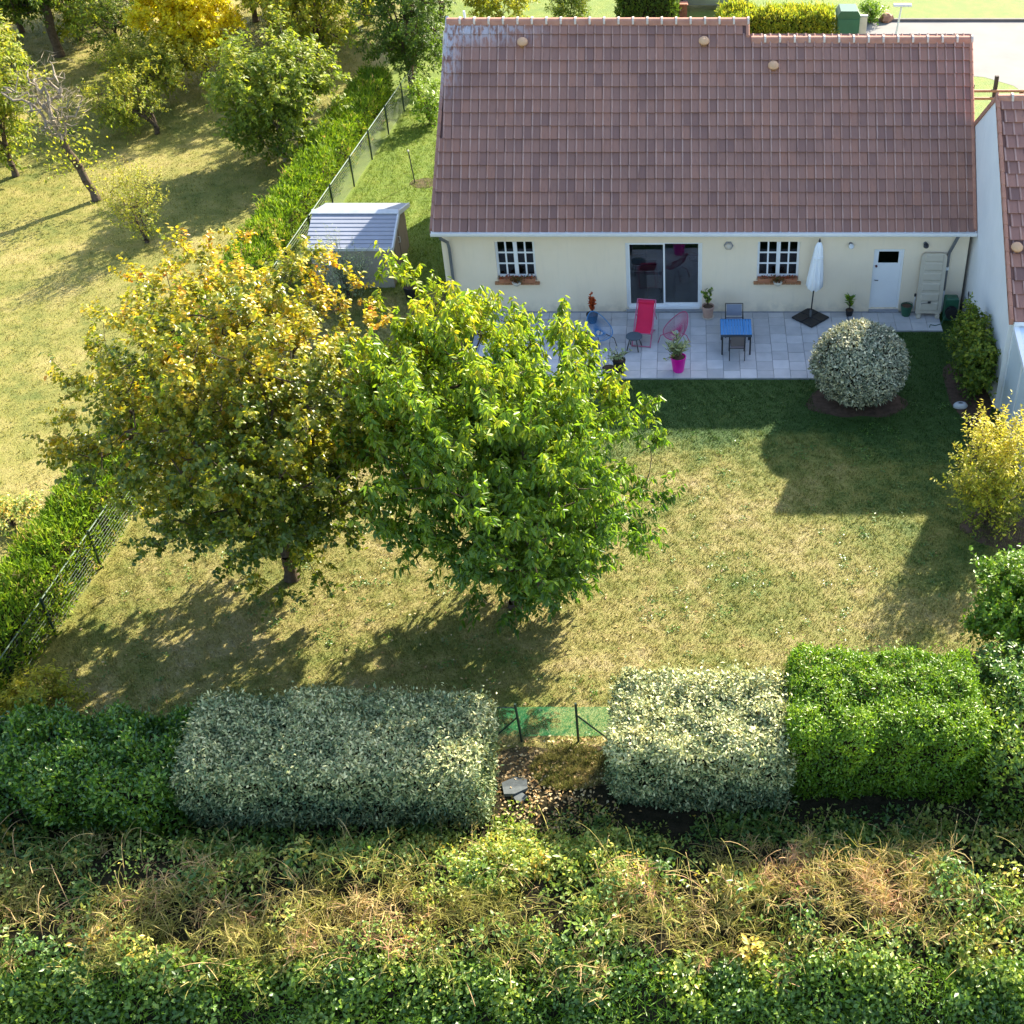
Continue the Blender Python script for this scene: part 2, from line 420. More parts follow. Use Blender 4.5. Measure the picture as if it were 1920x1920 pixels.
# ------------------------------------------------------------------ object helpers
ORG = {}
def thing(name, label, cat, loc=(0, 0, 0), group=None):
    o = bpy.data.objects.new(name, None)
    COL.objects.link(o)
    o.empty_display_size = 0.2
    o.location = loc
    ORG[o.name] = Vector(loc)
    o['label'] = label
    o['category'] = cat
    if group:
        o['group'] = group
    return o
def tag(o, label=None, cat=None, group=None, kind=None):
    if label: o['label'] = label
    if cat: o['category'] = cat
    if group: o['group'] = group
    if kind: o['kind'] = kind
    return o
def link(name, me, loc, parent=None, mat_name=None):
    o = bpy.data.objects.new(name, me)
    COL.objects.link(o)
    loc = Vector(loc)
    if parent is not None:
        o.parent = parent
        o.location = loc - ORG[parent.name]
    else:
        o.location = loc
    ORG[o.name] = loc
    if mat_name and not me.materials:
        me.materials.append(MATS[mat_name])
    return o
class MB:
    """collects shapes given in world metres; build() makes one mesh object of them"""
    def __init__(self, M=None):
        self.v = []
        self.f = []
        self.M = M
    def add(self, vs, fs):
        n = len(self.v)
        for p in vs:
            p = Vector(p)
            self.v.append(self.M @ p if self.M else p)
        self.f += [tuple(i + n for i in f) for f in fs]
        return self
    def box(self, x0, x1, y0, y1, z0, z1):
        vs = [(x, y, z) for z in (z0, z1) for y in (y0, y1) for x in (x0, x1)]
        return self.add(vs, [(0, 2, 3, 1), (4, 5, 7, 6), (0, 1, 5, 4), (2, 6, 7, 3), (0, 4, 6, 2), (1, 3, 7, 5)])
    def cbox(self, x0, x1, y0, y1, z0, z1, b=0.01):
        """box with chamfered upper edges"""
        vs = [(x0, y0, z0), (x1, y0, z0), (x1, y1, z0), (x0, y1, z0),
              (x0, y0, z1 - b), (x1, y0, z1 - b), (x1, y1, z1 - b), (x0, y1, z1 - b),
              (x0 + b, y0 + b, z1), (x1 - b, y0 + b, z1), (x1 - b, y1 - b, z1), (x0 + b, y1 - b, z1)]
        fs = [(3, 2, 1, 0), (8, 9, 10, 11)]
        for i in range(4):
            j = (i + 1) % 4
            fs += [(i, j, j + 4, i + 4), (i + 4, j + 4, j + 8, i + 8)]
        return self.add(vs, fs)
    def tube(self, pts, r, n=6, caps=True, flat=1.0):
        pts = [Vector(p) for p in pts]
        rs = r if isinstance(r, (list, tuple)) else [r] * len(pts)
        vs, fs = [], []
        ref = None
        for i, p in enumerate(pts):
            t = (pts[min(i + 1, len(pts) - 1)] - pts[max(i - 1, 0)])
            if t.length < 1e-9:
                t = Vector((0, 0, 1))
            t.normalize()
            if ref is None:
                ref = Vector((1, 0, 0)) if abs(t.x) < 0.9 else Vector((0, 1, 0))
            u = (ref - t * ref.dot(t)).normalized()
            ref = u
            w = t.cross(u)
            for k in range(n):
                a = 2 * math.pi * k / n
                vs.append(p + (u * math.cos(a) + w * math.sin(a) * flat) * rs[i])
        for i in range(len(pts) - 1):
            for k in range(n):
                a, b = i * n + k, i * n + (k + 1) % n
                fs.append((a, b, b + n, a + n))
        if caps:
            fs.append(tuple(range(n))[::-1])
            fs.append(tuple((len(pts) - 1) * n + k for k in range(n)))
        return self.add(vs, fs)
    def lathe(self, c, prof, n=16, wob=None):
        vs, fs = [], []
        for i, (r, z) in enumerate(prof):
            for k in range(n):
                a = 2 * math.pi * k / n
                rr = r * (wob(a, i) if wob else 1)
                vs.append((c[0] + rr * math.cos(a), c[1] + rr * math.sin(a), c[2] + z))
        for i in range(len(prof) - 1):
            for k in range(n):
                a, b = i * n + k, i * n + (k + 1) % n
                fs.append((a, b, b + n, a + n))
        fs.append(tuple(range(n))[::-1])
        fs.append(tuple((len(prof) - 1) * n + k for k in range(n)))
        return self.add(vs, fs)
    def prism(self, poly, axis, a0, a1):
        """poly in the two other axes (in xyz order), extruded along axis"""
        def pt(u, w, a):
            return {'x': (a, u, w), 'y': (u, a, w), 'z': (u, w, a)}[axis]
        n = len(poly)
        vs = [pt(u, w, a0) for u, w in poly] + [pt(u, w, a1) for u, w in poly]
        fs = [tuple(range(n))[::-1], tuple(range(n, 2 * n))]
        for i in range(n):
            j = (i + 1) % n
            fs.append((i, j, j + n, i + n))
        return self.add(vs, fs)
    def build(self, name, mat_name, parent=None, smooth=False, origin=None):
        lo = Vector((min(p[i] for p in self.v) for i in range(3)))
        hi = Vector((max(p[i] for p in self.v) for i in range(3)))
        c = Vector(origin) if origin else Vector(((lo.x + hi.x) / 2, (lo.y + hi.y) / 2, lo.z))
        me = bpy.data.meshes.new(name)
        me.from_pydata([tuple(p - c) for p in self.v], [], self.f)
        me.materials.append(MATS[mat_name])
        if smooth:
            me.polygons.foreach_set('use_smooth', [True] * len(me.polygons))
        me.update()
        return link(name, me, c, parent)
def rotz(loc, a):
    return Matrix.Translation(Vector(loc)) @ Matrix.Rotation(a, 4, 'Z')

def np_mesh(name, V, Fq, mat_name, parent=None, tint=None, origin=(0, 0, 0), smooth=False):
    """V (n,3) float, Fq (m,k) int polygons of k corners"""
    me = bpy.data.meshes.new(name)
    V = np.asarray(V, dtype=np.float32) - np.asarray(origin, dtype=np.float32)
    m, k = Fq.shape
    me.vertices.add(len(V))
    me.vertices.foreach_set('co', V.ravel())
    me.loops.add(m * k)
    me.loops.foreach_set('vertex_index', Fq.astype(np.int32).ravel())
    me.polygons.add(m)
    me.polygons.foreach_set('loop_start', np.arange(0, m * k, k, dtype=np.int32))
    if smooth:
        me.polygons.foreach_set('use_smooth', np.ones(m, dtype=bool))
    if tint is not None:
        at = me.attributes.new('tint', 'FLOAT', 'POINT')
        at.data.foreach_set('value', np.asarray(tint, dtype=np.float32))
    me.update(calc_edges=True)
    me.materials.append(MATS[mat_name])
    return link(name, me, origin, parent)
def unit(a):
    return a / np.maximum(np.linalg.norm(a, axis=-1, keepdims=True), 1e-9)
def leaf_arrays(rng, C, A, N, L, W, fold=0.18, curl=0.0, shape='oval'):
    """leaf blades: two halves folded along the midrib"""
    A = unit(A)
    S = unit(np.cross(A, N))
    N = unit(np.cross(S, A))
    L = L[:, None]
    W = W[:, None]
    n = len(C)
    tip = C + A * L - N * curl * L
    i0 = np.arange(n)[:, None]
    if shape == 'rhomb':
        m1 = C + A * L * 0.45 + S * W * 0.5 + N * W * fold - N * curl * L * 0.2
        m2 = C + A * L * 0.45 - S * W * 0.5 + N * W * fold - N * curl * L * 0.2
        V = np.stack([C, m1, tip, m2], axis=1).reshape(-1, 3)
        F = np.concatenate([i0 * 4 + np.array([[0, 1, 2]]), i0 * 4 + np.array([[0, 2, 3]])])
        return V, F, 4
    a1 = C + A * L * 0.30 + S * W * 0.46 + N * W * fold - N * curl * L * 0.09
    b1 = C + A * L * 0.30 - S * W * 0.46 + N * W * fold - N * curl * L * 0.09
    a2 = C + A * L * 0.68 + S * W * 0.40 + N * W * fold - N * curl * L * 0.46
    b2 = C + A * L * 0.68 - S * W * 0.40 + N * W * fold - N * curl * L * 0.46
    V = np.stack([C, a1, a2, tip, b2, b1], axis=1).reshape(-1, 3)
    F = np.concatenate([i0 * 6 + np.array([[0, 1, 2, 3]]), i0 * 6 + np.array([[0, 3, 4, 5]])])
    return V, F, 6
def leaves(name, rng, C, A, N, L, W, tint, mat_name, parent, fold=0.18, curl=0.0, shape='oval', origin=None):
    V, F, k = leaf_arrays(rng, C, A, N, L, W, fold, curl, shape)
    t = np.repeat(np.clip(tint, 0, 1), k)
    if origin is None:
        origin = ORG[parent.name] if parent is not None else (0, 0, 0)
    return np_mesh(name, V, F, mat_name, parent, t, tuple(origin))
class Fbm:
    """cheap smooth noise from random waves, about -1..1"""
    def __init__(self, rng, scale, n=10):
        d = unit(rng.normal(size=(n, 3)))
        self.k = d * rng.uniform(0.6, 1.9, (n, 1)) * 2 * np.pi / scale
        self.p = rng.uniform(0, 2 * np.pi, n)
        self.n = n
    def __call__(self, X):
        return np.sin(X @ self.k.T + self.p).sum(1) / math.sqrt(self.n) * 0.75

# ------------------------------------------------------------------ ground
def sheet(name, poly, z, mat_name, kind='structure'):
    mb = MB()
    mb.add([(x, y, z) for x, y in poly], [tuple(range(len(poly)))])
    o = mb.build(name, mat_name, origin=(0, 0, 0))
    o['kind'] = kind
    return o
sheet('lawn', [(-400, -300), (400, -300), (400, 600), (-400, 600)], 0.0, 'lawn')
# concrete street behind the house with its branch to the right
rd = [(7.0, 20.3), (11.5, 20.6), (13.2, 20.2), (14.3, 19.2), (14.9, 17.5), (15.2, 14.0), (15.2, 4.0), (60, 4.0), (60, 27.4), (7.0, 27.4)]
sheet('road', rd, 0.006, 'asphalt')
mb = MB()
mb.box(7.0, 60, 27.4, 27.56, -0.05, 0.12)
tag(mb.build('kerb', 'kerb'), kind='structure')
# bare earth beds
def blob(name, cx, cy, rx, ry, z, mat_name, seed, n=28):
    r = random.Random(seed)
    ph = [r.uniform(0, 6.3) for _ in range(4)]
    pts = []
    for i in range(n):
        a = 2 * math.pi * i / n
        k = 1 + 0.10 * math.sin(2 * a + ph[0]) + 0.07 * math.sin(3 * a + ph[1]) + 0.05 * math.sin(7 * a + ph[2])
        pts.append((cx + rx * k * math.cos(a), cy + ry * k * math.sin(a)))
    return sheet(name, pts, z, mat_name)
blob('soil_bed', 5.0, -5.05, 1.32, 0.98, 0.008, 'soil', 3)
blob('soil_bed', 8.35, -4.6, 0.62, 1.9, 0.009, 'soil', 4)
blob('soil_bed', 8.1, -10.9, 1.0, 0.8, 0.008, 'soil', 5)
blob('soil_bed', -9.9, 9.5, 0.55, 0.4, 0.008, 'litter', 6)
blob('leaf_litter', -2.9, -19.3, 1.9, 1.35, 0.008, 'litter', 8)
blob('leaf_litter', 3.5, -20.8, 4.2, 1.0, 0.010, 'litter', 9)

# ------------------------------------------------------------------ the house
house = thing('house', 'single-storey cream rendered house with a wide brown tiled roof', 'house', (0.5, 0, 0))
HX0, HX1, HD = -7.57, 8.80, 9.3
openings = [(-5.93, -4.69, 1.15, 2.50), (-1.87, 0.53, 0.12, 2.46), (2.25, 3.57, 1.16, 2.50), (5.89, 6.84, 0.12, 2.24)]
def front_wall(x0, x1, z0, z1, ops, yf, th):
    xs = sorted({x0, x1} | {o[0] for o in ops} | {o[1] for o in ops})
    zs = sorted({z0, z1} | {o[2] for o in ops} | {o[3] for o in ops})
    def solid(i, j):
        if i < 0 or j < 0 or i >= len(xs) - 1 or j >= len(zs) - 1:
            return False
        cx, cz = (xs[i] + xs[i + 1]) / 2, (zs[j] + zs[j + 1]) / 2
        return not any(o[0] < cx < o[1] and o[2] < cz < o[3] for o in ops)
    mb = MB()
    for i in range(len(xs) - 1):
        for j in range(len(zs) - 1):
            if not solid(i, j):
                continue
            a, b, c, d = xs[i], xs[i + 1], zs[j], zs[j + 1]
            y0, y1 = yf, yf + th
            mb.add([(a, y0, c), (b, y0, c), (b, y0, d), (a, y0, d)], [(0, 1, 2, 3)])
            mb.add([(a, y1, c), (b, y1, c), (b, y1, d), (a, y1, d)], [(3, 2, 1, 0)])
            if not solid(i - 1, j): mb.add([(a, y0, c), (a, y0, d), (a, y1, d), (a, y1, c)], [(0, 1, 2, 3)])
            if not solid(i + 1, j): mb.add([(b, y0, c), (b, y1, c), (b, y1, d), (b, y0, d)], [(0, 1, 2, 3)])
            if not solid(i, j - 1): mb.add([(a, y0, c), (a, y1, c), (b, y1, c), (b, y0, c)], [(0, 1, 2, 3)])
            if not solid(i, j + 1): mb.add([(a, y0, d), (b, y0, d), (b, y1, d), (a, y1, d)], [(0, 1, 2, 3)])
    return mb
front_wall(HX0, HX1, -0.1, 3.02, openings, 0.0, 0.28).build('wall', 'render_cream', house)
EY, EZ = -0.30, 3.00                       # eaves
A45 = R(45)
R1Y, R1Z = 4.456, EZ + (4.456 - EY)          # high ridge
R2Y, R2Z = 4.04, EZ + (4.04 - EY)          # low ridge
RX0, RX1, RXS = -7.74, 8.86, 1.92
# gable and rear walls
mb = MB()
mb.prism([(0.282, -0.1), (HD, -0.1), (HD, 2.5), (R1Y, R1Z - 0.30), (0.282, 3.30)], 'x', HX0, HX0 + 0.25)
mb.build('gable_wall', 'render_cream', house)
mb = MB()
mb.prism([(0.282, -0.1), (8.4, -0.1), (8.4, 2.9), (R2Y, R2Z - 0.30), (0.282, 3.30)], 'x', HX1 - 0.25, HX1)
mb.build('gable_wall', 'render_cream', house)
mb = MB()
mb.box(HX0 + 0.25, HX1 - 0.25, 8.3, 8.4, -0.1, 2.6)
mb.build('rear_wall', 'render_cream', house)
# rooms behind the glass
mb = MB()
mb.box(HX0 + 0.26, HX1 - 0.26, 0.285, 8.28, 0.02, 0.10)
mb.build('floor', 'interior_floor', house)
mb = MB()
mb.box(HX0 + 0.26, HX1 - 0.26, 0.285, 8.28, 2.55, 2.60)
mb.build('ceiling', 'interior', house)
mb = MB()
mb.box(-3.2, -3.1, 0.29, 8.2, 0.11, 2.54)
mb.box(1.9, 2.0, 0.29, 8.2, 0.11, 2.54)
mb.box(4.6, 4.7, 0.29, 8.2, 0.11, 2.54)
mb.box(-3.09, 1.89, 5.6, 5.7, 0.11, 2.54)
mb.build('partition_wall', 'interior', house)

# roof: deck, rear slope, tiles
roof = thing('roof', 'x', 'x', (0.5, EY, EZ))
del roof['label']; del roof['category']
roof.parent = house
roof.location = Vector((0.5, EY, EZ)) - ORG[house.name]
mb = MB()
def slope_slab(mb, x0, x1, ry, rz, yb, zb, t=0.10, x0r=None):
    x0r = x0 if x0r is None else x0r
    mb.add([(x0, EY + 0.02, EZ - 0.01), (x1, EY + 0.02, EZ - 0.01), (x1, ry, rz - 0.03), (x0r, ry, rz - 0.03),
            (x0, EY + 0.02 + t, EZ - 0.02 - t * 0.4), (x1, EY + 0.02 + t, EZ - 0.02 - t * 0.4), (x1, ry, rz - 0.03 - t * 1.4), (x0r, ry, rz - 0.03 - t * 1.4)],
           [(0, 1, 2, 3), (7, 6, 5, 4), (0, 4, 5, 1), (1, 5, 6, 2), (3, 7, 4, 0)])
    mb.add([(x0r, ry, rz - 0.03), (x1, ry, rz - 0.03), (x1, yb, zb), (x0r, yb, zb),
            (x0r, ry, rz - 0.17), (x1, ry, rz - 0.17), (x1, yb - 0.1, zb - 0.05), (x0r, yb - 0.1, zb - 0.05)],
           [(0, 1, 2, 3), (7, 6, 5, 4), (3, 2, 6, 7), (1, 5, 6, 2), (0, 3, 7, 4)])
slope_slab(mb, RX0 + 0.02, RXS, R1Y, R1Z, 9.6, 2.6, x0r=-7.36)
slope_slab(mb, RXS + 0.001, RX1 - 0.02, R2Y, R2Z, 8.7, 2.5)
mb.build('roof_deck', 'roof_tile_neighbour', roof)

def tile_mesh(name, w, gauge, ang, mat_name, roll=0.040, lift=0.046):
    """interlocking tile: flat pan with a rounded rib along one side, tail proud of the row below"""
    ca, sa = math.cos(ang), math.sin(ang)
    prof = [(0.0, 0.0), (0.012, roll * 0.75), (0.026, roll), (0.046, roll * 0.92), (0.074, 0.004), (w - 0.004, 0.0)]
    vs, fs = [], []
    for v, l in ((0.0, lift), (gauge + 0.03, 0.002)):
        for x, h in prof:
            hh = l + h
            vs.append((x, v * ca - hh * sa, v * sa + hh * ca))
    n = len(prof)
    for i in range(n - 1):
        fs.append((i, i + 1, i + 1 + n, i + n))
    for x, h in prof:
        hh = lift + h - 0.046
        vs.append((x, 0.004 * ca - hh * sa, 0.004 * sa + hh * ca))
    for i in range(n - 1):
        fs.append((2 * n + i, 2 * n + i + 1, i + 1, i))
    me = bpy.data.meshes.new(name)
    me.from_pydata(vs, [], fs)
    me.materials.append(MATS[mat_name])
    wear_glint = [1.0 if 0.02 < x < 0.06 else 0.0 for k in range(3) for x, h in prof]
    me.attributes.new('tint', 'FLOAT', 'POINT').data.foreach_set('value', wear_glint)
    me.update()
    return me, vs, fs, wear_glint
NROW = 16
GAUGE = (R1Y - EY) / math.cos(A45) / NROW
TW = (RX1 - RX0) / 61
tm, tvs, tfs, twear_glint = tile_mesh('tile', TW, GAUGE, A45, 'roof_tile')
rt = random.Random(5)
stuffV, stuffF = [], []
count = 0
for row in range(NROW):
    y = EY - 0.02 + row * GAUGE * math.cos(A45)
    z = EZ + 0.0 + (y - EY)
    xl = RX0 + (-7.36 - RX0) * row / NROW
    for c in range(61):
        x = RX0 + c * TW
        if x < xl - TW * 0.55:
            continue
        if x + TW * 0.5 > RXS and row == NROW - 1:
            continue
        if x + TW * 0.5 > RXS and y + GAUGE * 0.75 > R2Y:
            pass
        jx, jn = rt.uniform(-0.005, 0.005), rt.uniform(-0.006, 0.007) + 0.016 * math.sin(x * 0.9 + row * 0.35) * math.sin(row * 0.5 + x * 0.23)
        p = Vector((max(x, xl) + jx, y - jn * 0.7, z + jn * 0.7))
        if count < 300:
            link('tile', tm, p, roof)
            count += 1
        else:
            n0 = len(stuffV)
            stuffV += [(p.x + a, p.y + b, p.z + d) for a, b, d in tvs]
            stuffF += [tuple(i + n0 for i in f) for f in tfs]
mb = MB()
mb.v = [Vector(v) for v in stuffV]
mb.f = stuffF
ut = tag(mb.build('upper_tiles', 'roof_tile', roof), kind='stuff')
ut.data.attributes.new('tint', 'FLOAT', 'POINT').data.foreach_set('value', twear_glint * (len(stuffV) // len(twear_glint)))
# verge tiles down both rakes
def verge(name, x, yr, zr, n, mat_name, xr=None, side=1, parent=None, ey=EY, ez=EZ):
    xr = x if xr is None else xr
    for i in range(n):
        a, b = i / n, (i + 1) / n + 0.012
        y0, y1 = ey + (yr - ey) * a, ey + (yr - ey) * b
        z0, z1 = ez + (zr - ez) * a + 0.075, ez + (zr - ez) * b + 0.05
        xa, xb = x + (xr - x) * a, x + (xr - x) * b
        m = MB()
        w = 0.11
        vs = []
        for (yy, zz, xx) in ((y0, z0, xa), (y1, z1, xb)):
            for dx, dz in ((-w / 2, -0.16), (-w / 2, 0.0), (-w / 4, 0.03), (w / 4, 0.03), (w / 2, 0.0), (w / 2, -0.16)):
                vs.append((xx + dx, yy, zz + dz))
        fs = [(k, k + 1, k + 7, k + 6) for k in range(5)] + [(5, 4, 3, 2, 1, 0), (6, 7, 8, 9, 10, 11)]
        m.add(vs, fs)
        m.build(name, mat_name, parent)
verge('verge_tile', RX0 - 0.02, R1Y, R1Z, 16, 'roof_tile', xr=-7.40, parent=roof)
verge('verge_tile', RX1 + 0.0, R2Y, R2Z, 15, 'ridge_clay', parent=roof)
verge('verge_tile', RXS + 0.02, R1Y, R1Z, 1, 'ridge_clay', parent=roof, ey=R2Y + 0.02, ez=R2Z + 0.02)
# ridge caps with their pale mortar collars
def ridge(x0, x1, y, z, step, parent, mname='ridge_clay'):
    n = max(1, round((x1 - x0) / step))
    s = (x1 - x0) / n
    for i in range(n):
        a = x0 + i * s
        m = MB()
        prof = [(y + 0.135 * math.cos(t), z - 0.05 + 0.12 * math.sin(t)) for t in [math.pi * k / 6 for k in range(7)]]
        prof = [(y + 0.15, z - 0.12)] + prof + [(y - 0.15, z - 0.12)]
        m.prism(prof, 'x', a + 0.012, a + s - 0.012)
        cap = m.build('ridge_tile', mname, parent, smooth=False)
        m = MB()
        prof2 = [(y + 0.165 * math.cos(t), z - 0.05 + 0.15 * math.sin(t)) for t in [math.pi * k / 6 for k in range(7)]]
        m.prism([(y + 0.165, z - 0.08)] + prof2 + [(y - 0.165, z - 0.08)], 'x', a + s - 0.055, a + s + 0.008)
        tag(m.build('ridge_collar', 'ridge_mortar', parent))
ridge(-7.42, RXS + 0.06, R1Y, R1Z + 0.03, 0.445, roof)
ridge(RXS + 0.12, RX1 + 0.05, R2Y, R2Z + 0.03, 0.445, roof)
# round clay ventilators
def vent(px, py, parent, yslope=None, ang=A45, ey=EY, ez=EZ):
    r = ray(px, py)
    # meet the slope plane  z = ez + (y-ey)*tan
    t = (ez + 0.06 - CAMH + (CAMY - ey) * math.tan(ang)) / (r[2] - r[1] * math.tan(ang)) * 1.0
    p = Vector((r[0] * t, CAMY + r[1] * t, CAMH + r[2] * t))
    m = MB(Matrix.Translation(p) @ Matrix.Rotation(ang * 0.55, 4, 'X'))
    m.lathe((0, 0, 0), [(0.12, -0.12), (0.125, 0.05), (0.17, 0.06), (0.165, 0.10), (0.12, 0.16), (0.05, 0.185), (0.0, 0.19)], 18)
    return m.build('roof_vent', 'vent_clay', parent, smooth=True)
for q in ((980, 82), (1320, 80), (1450, 126)):
    vent(q[0], q[1], roof)
# short mast at the ridge end
p = Wp(873, 40, R1Y)
mb = MB()
mb.tube([p + Vector((0, 0, -0.1)), p + Vector((-0.02, 0, 0.32))], 0.04, 6)
mb.build('mast', 'white_board', roof)

# gutters and downpipes
mb = MB()
gy, gz = EY - 0.085, EZ - 0.035
prof = [(gy - 0.075, gz + 0.05), (gy - 0.085, gz + 0.05), (gy - 0.085, gz - 0.02), (gy - 0.06, gz - 0.075), (gy, gz - 0.095), (gy + 0.06, gz - 0.075), (gy + 0.08, gz - 0.02), (gy + 0.08, gz + 0.05), (gy + 0.07, gz + 0.05), (gy + 0.05, gz - 0.04), (gy, gz - 0.06), (gy - 0.055, gz - 0.04)]
mb.prism(prof, 'x', RX0 - 0.04, RX1 + 0.04)
mb.build('gutter', 'white_board', house)
mb = MB()
mb.box(HX0 - 0.1, HX1, EY + 0.03, -0.002, EZ - 0.13, EZ - 0.105)
mb.box(HX0 - 0.1, HX1, EY + 0.005, EY + 0.028, EZ - 0.18, EZ - 0.04)
mb.build('soffit', 'white_board', house)
mb = MB()
mb.tube([(-7.50, gy, gz - 0.08), (-7.50, gy + 0.03, gz - 0.18), (-7.36, -0.08, 2.52), (-7.33, -0.07, 2.3), (-7.33, -0.07, 0.02)], 0.05, 8)
mb.build('downpipe', 'zinc', house)
mb = MB()
mb.tube([(8.35, gy, gz - 0.08), (8.33, gy + 0.05, gz - 0.2), (8.20, -0.09, 2.15), (8.20, -0.08, 1.62)], 0.055, 8)
mb.tube([(8.20, -0.08, 1.60), (8.20, -0.08, 0.85)], 0.05, 8)
dp = mb.build('downpipe', 'zinc', house)
mb = MB()
mb.tube([(8.20, -0.08, 1.58), (8.20, -0.08, 1.68)], 0.075, 8)
mb.build('downpipe_bracket', 'white_pvc', dp)
mb = MB()
mb.tube([(8.20, -0.08, 0.84), (8.20, -0.08, 0.10)], 0.055, 8)
mb.build('pipe_sleeve', 'white_pvc', dp)

# windows
def window(x0, x1, z0, z1):
    y = 0.10
    m = MB()
    fw = 0.075
    m.box(x0, x0 + fw, y, y + 0.07, z0, z1)
    m.box(x1 - fw, x1, y, y + 0.07, z0, z1)
    m.box(x0 + fw, x1 - fw, y, y + 0.07, z1 - fw * 0.6, z1)
    m.box(x0 + fw, x1 - fw, y - 0.012, y + 0.07, z0, z0 + 0.16)
    fr = m.build('window', 'white_pvc', house)
    xm = (x0 + x1) / 2
    m = MB()
    m.box(xm - 0.06, xm + 0.06, y - 0.015, y + 0.06, z0 + 0.163, z1 - 0.05)
    m.build('meeting_stile', 'white_pvc', fr)
    za, zb = z0 + 0.165, z1 - 0.052
    for s, (a, b) in enumerate(((x0 + fw + 0.002, xm - 0.062), (xm + 0.062, x1 - fw - 0.002))):
        m = MB()
        mx = (a + b) / 2
        bw = 0.026
        m.box(mx - bw, mx + bw, y + 0.005, y + 0.045, za, zb)
        for k in (1, 2):
            zz = za + (zb - za) * k / 3
            m.box(a, mx - bw - 0.001, y + 0.008, y + 0.042, zz - bw, zz + bw)
            m.box(mx + bw + 0.001, b, y + 0.008, y + 0.042, zz - bw, zz + bw)
        m.build('glazing_bar', 'white_pvc', fr)
        for i in range(2):
            for k in range(3):
                q0, q1 = (a, mx) if i == 0 else (mx, b)
                m = MB()
                m.box(q0 + 0.003, q1 - 0.003, y + 0.02, y + 0.026, za + (zb - za) * k / 3 + 0.003, za + (zb - za) * (k + 1) / 3 - 0.003)
                m.build('pane', 'dark_glass', fr)
    # tiled sill
    m = MB()
    n = 9
    for i in range(n):
        a = x0 - 0.09 + (x1 - x0 + 0.18) * i / n
        b = x0 - 0.09 + (x1 - x0 + 0.18) * (i + 1) / n - 0.008
        m = MB()
        m.add([(a, -0.10, z0 - 0.11), (b, -0.10, z0 - 0.11), (b, 0.10, z0 - 0.09), (a, 0.10, z0 - 0.09),
               (a, -0.10, z0 - 0.055), (b, -0.10, z0 - 0.055), (b, 0.10, z0 - 0.01), (a, 0.10, z0 - 0.01)],
              [(3, 2, 1, 0), (4, 5, 6, 7), (0, 1, 5, 4), (2, 3, 7, 6), (0, 4, 7, 3), (1, 2, 6, 5)])
        m.build('sill_tile', 'brick_sill', fr)
    return fr
for i in (0, 2):
    o = openings[i]
    window(*o)

# sliding patio door
x0, x1, z0, z1 = openings[1]
m = MB()
m.box(x0, x0 + 0.07, 0.06, 0.20, z0, z1)
m.box(x1 - 0.07, x1, 0.06, 0.20, z0, z1)
m.box(x0 + 0.071, x1 - 0.071, 0.06, 0.20, z1 - 0.05, z1)
m.box(x0 + 0.071, x1 - 0.071, -0.01, 0.20, z0, z0 + 0.07)
pd = m.build('patio_door', 'white_pvc', house)
xm = (x0 + x1) / 2
for a, b, y in ((x0 + 0.072, xm + 0.03, 0.075), (xm - 0.03, x1 - 0.072, 0.13)):
    m = MB()
    m.box(a, a + 0.055, y, y + 0.045, z0 + 0.072, z1 - 0.052)
    m.box(b - 0.055, b, y, y + 0.045, z0 + 0.072, z1 - 0.052)
    m.box(a + 0.056, b - 0.056, y, y + 0.045, z0 + 0.072, z0 + 0.15)
    m.box(a + 0.056, b - 0.056, y, y + 0.045, z1 - 0.10, z1 - 0.052)
    sash = m.build('sliding_sash', 'white_pvc', pd)
    m = MB()
    m.box(a + 0.05, b - 0.05, y + 0.018, y + 0.026, z0 + 0.145, z1 - 0.095)
    m.build('pane', 'glass', pd)
m = MB()
m.box(x0 - 0.02, x1 + 0.02, -0.12, -0.003, 0.02, z0 - 0.01)
m.build('door_step', 'cobble', house)
# service door
x0, x1, z0, z1 = openings[3]
m = MB()
m.box(x0, x0 + 0.07, 0.06, 0.16, z0, z1)
m.box(x1 - 0.07, x1, 0.06, 0.16, z0, z1)
m.box(x0 + 0.071, x1 - 0.071, 0.06, 0.16, z1 - 0.06, z1)
m.box(x0 + 0.073, x1 - 0.073, 0.085, 0.14, z0 + 0.01, z0 + 1.60)
m.box(x0 + 0.073, x0 + 0.16, 0.085, 0.14, z0 + 1.601, z1 - 0.062)
m.box(x1 - 0.16, x1 - 0.073, 0.085, 0.14, z0 + 1.601, z1 - 0.062)
m.box(x0 + 0.161, x1 - 0.161, 0.085, 0.14, z1 - 0.12, z1 - 0.062)
sdoor = m.build('service_door', 'white_pvc', house)
m = MB()
m.box(x0 + 0.155, x1 - 0.155, 0.105, 0.112, z0 + 1.59, z1 - 0.115)
m.build('pane', 'dark_glass', sdoor)
m = MB()
m.tube([(x0 + 0.115, 0.085, 1.62), (x0 + 0.115, 0.04, 1.62), (x0 + 0.115, 0.03, 1.62)], 0.035, 8)
m.build('latch', 'burgundy', sdoor)
m = MB()
m.tube([(x0 + 0.115, 0.085, 1.12), (x0 + 0.115, 0.045, 1.12), (x0 + 0.22, 0.045, 1.12)], 0.013, 6)
m.build('handle', 'dark_metal', sdoor)
m = MB()
m.box(x0 + 0.0, x1 - 0.0, -0.14, -0.003, 0.02, z0 - 0.01)
m.build('door_step', 'cobble', house)

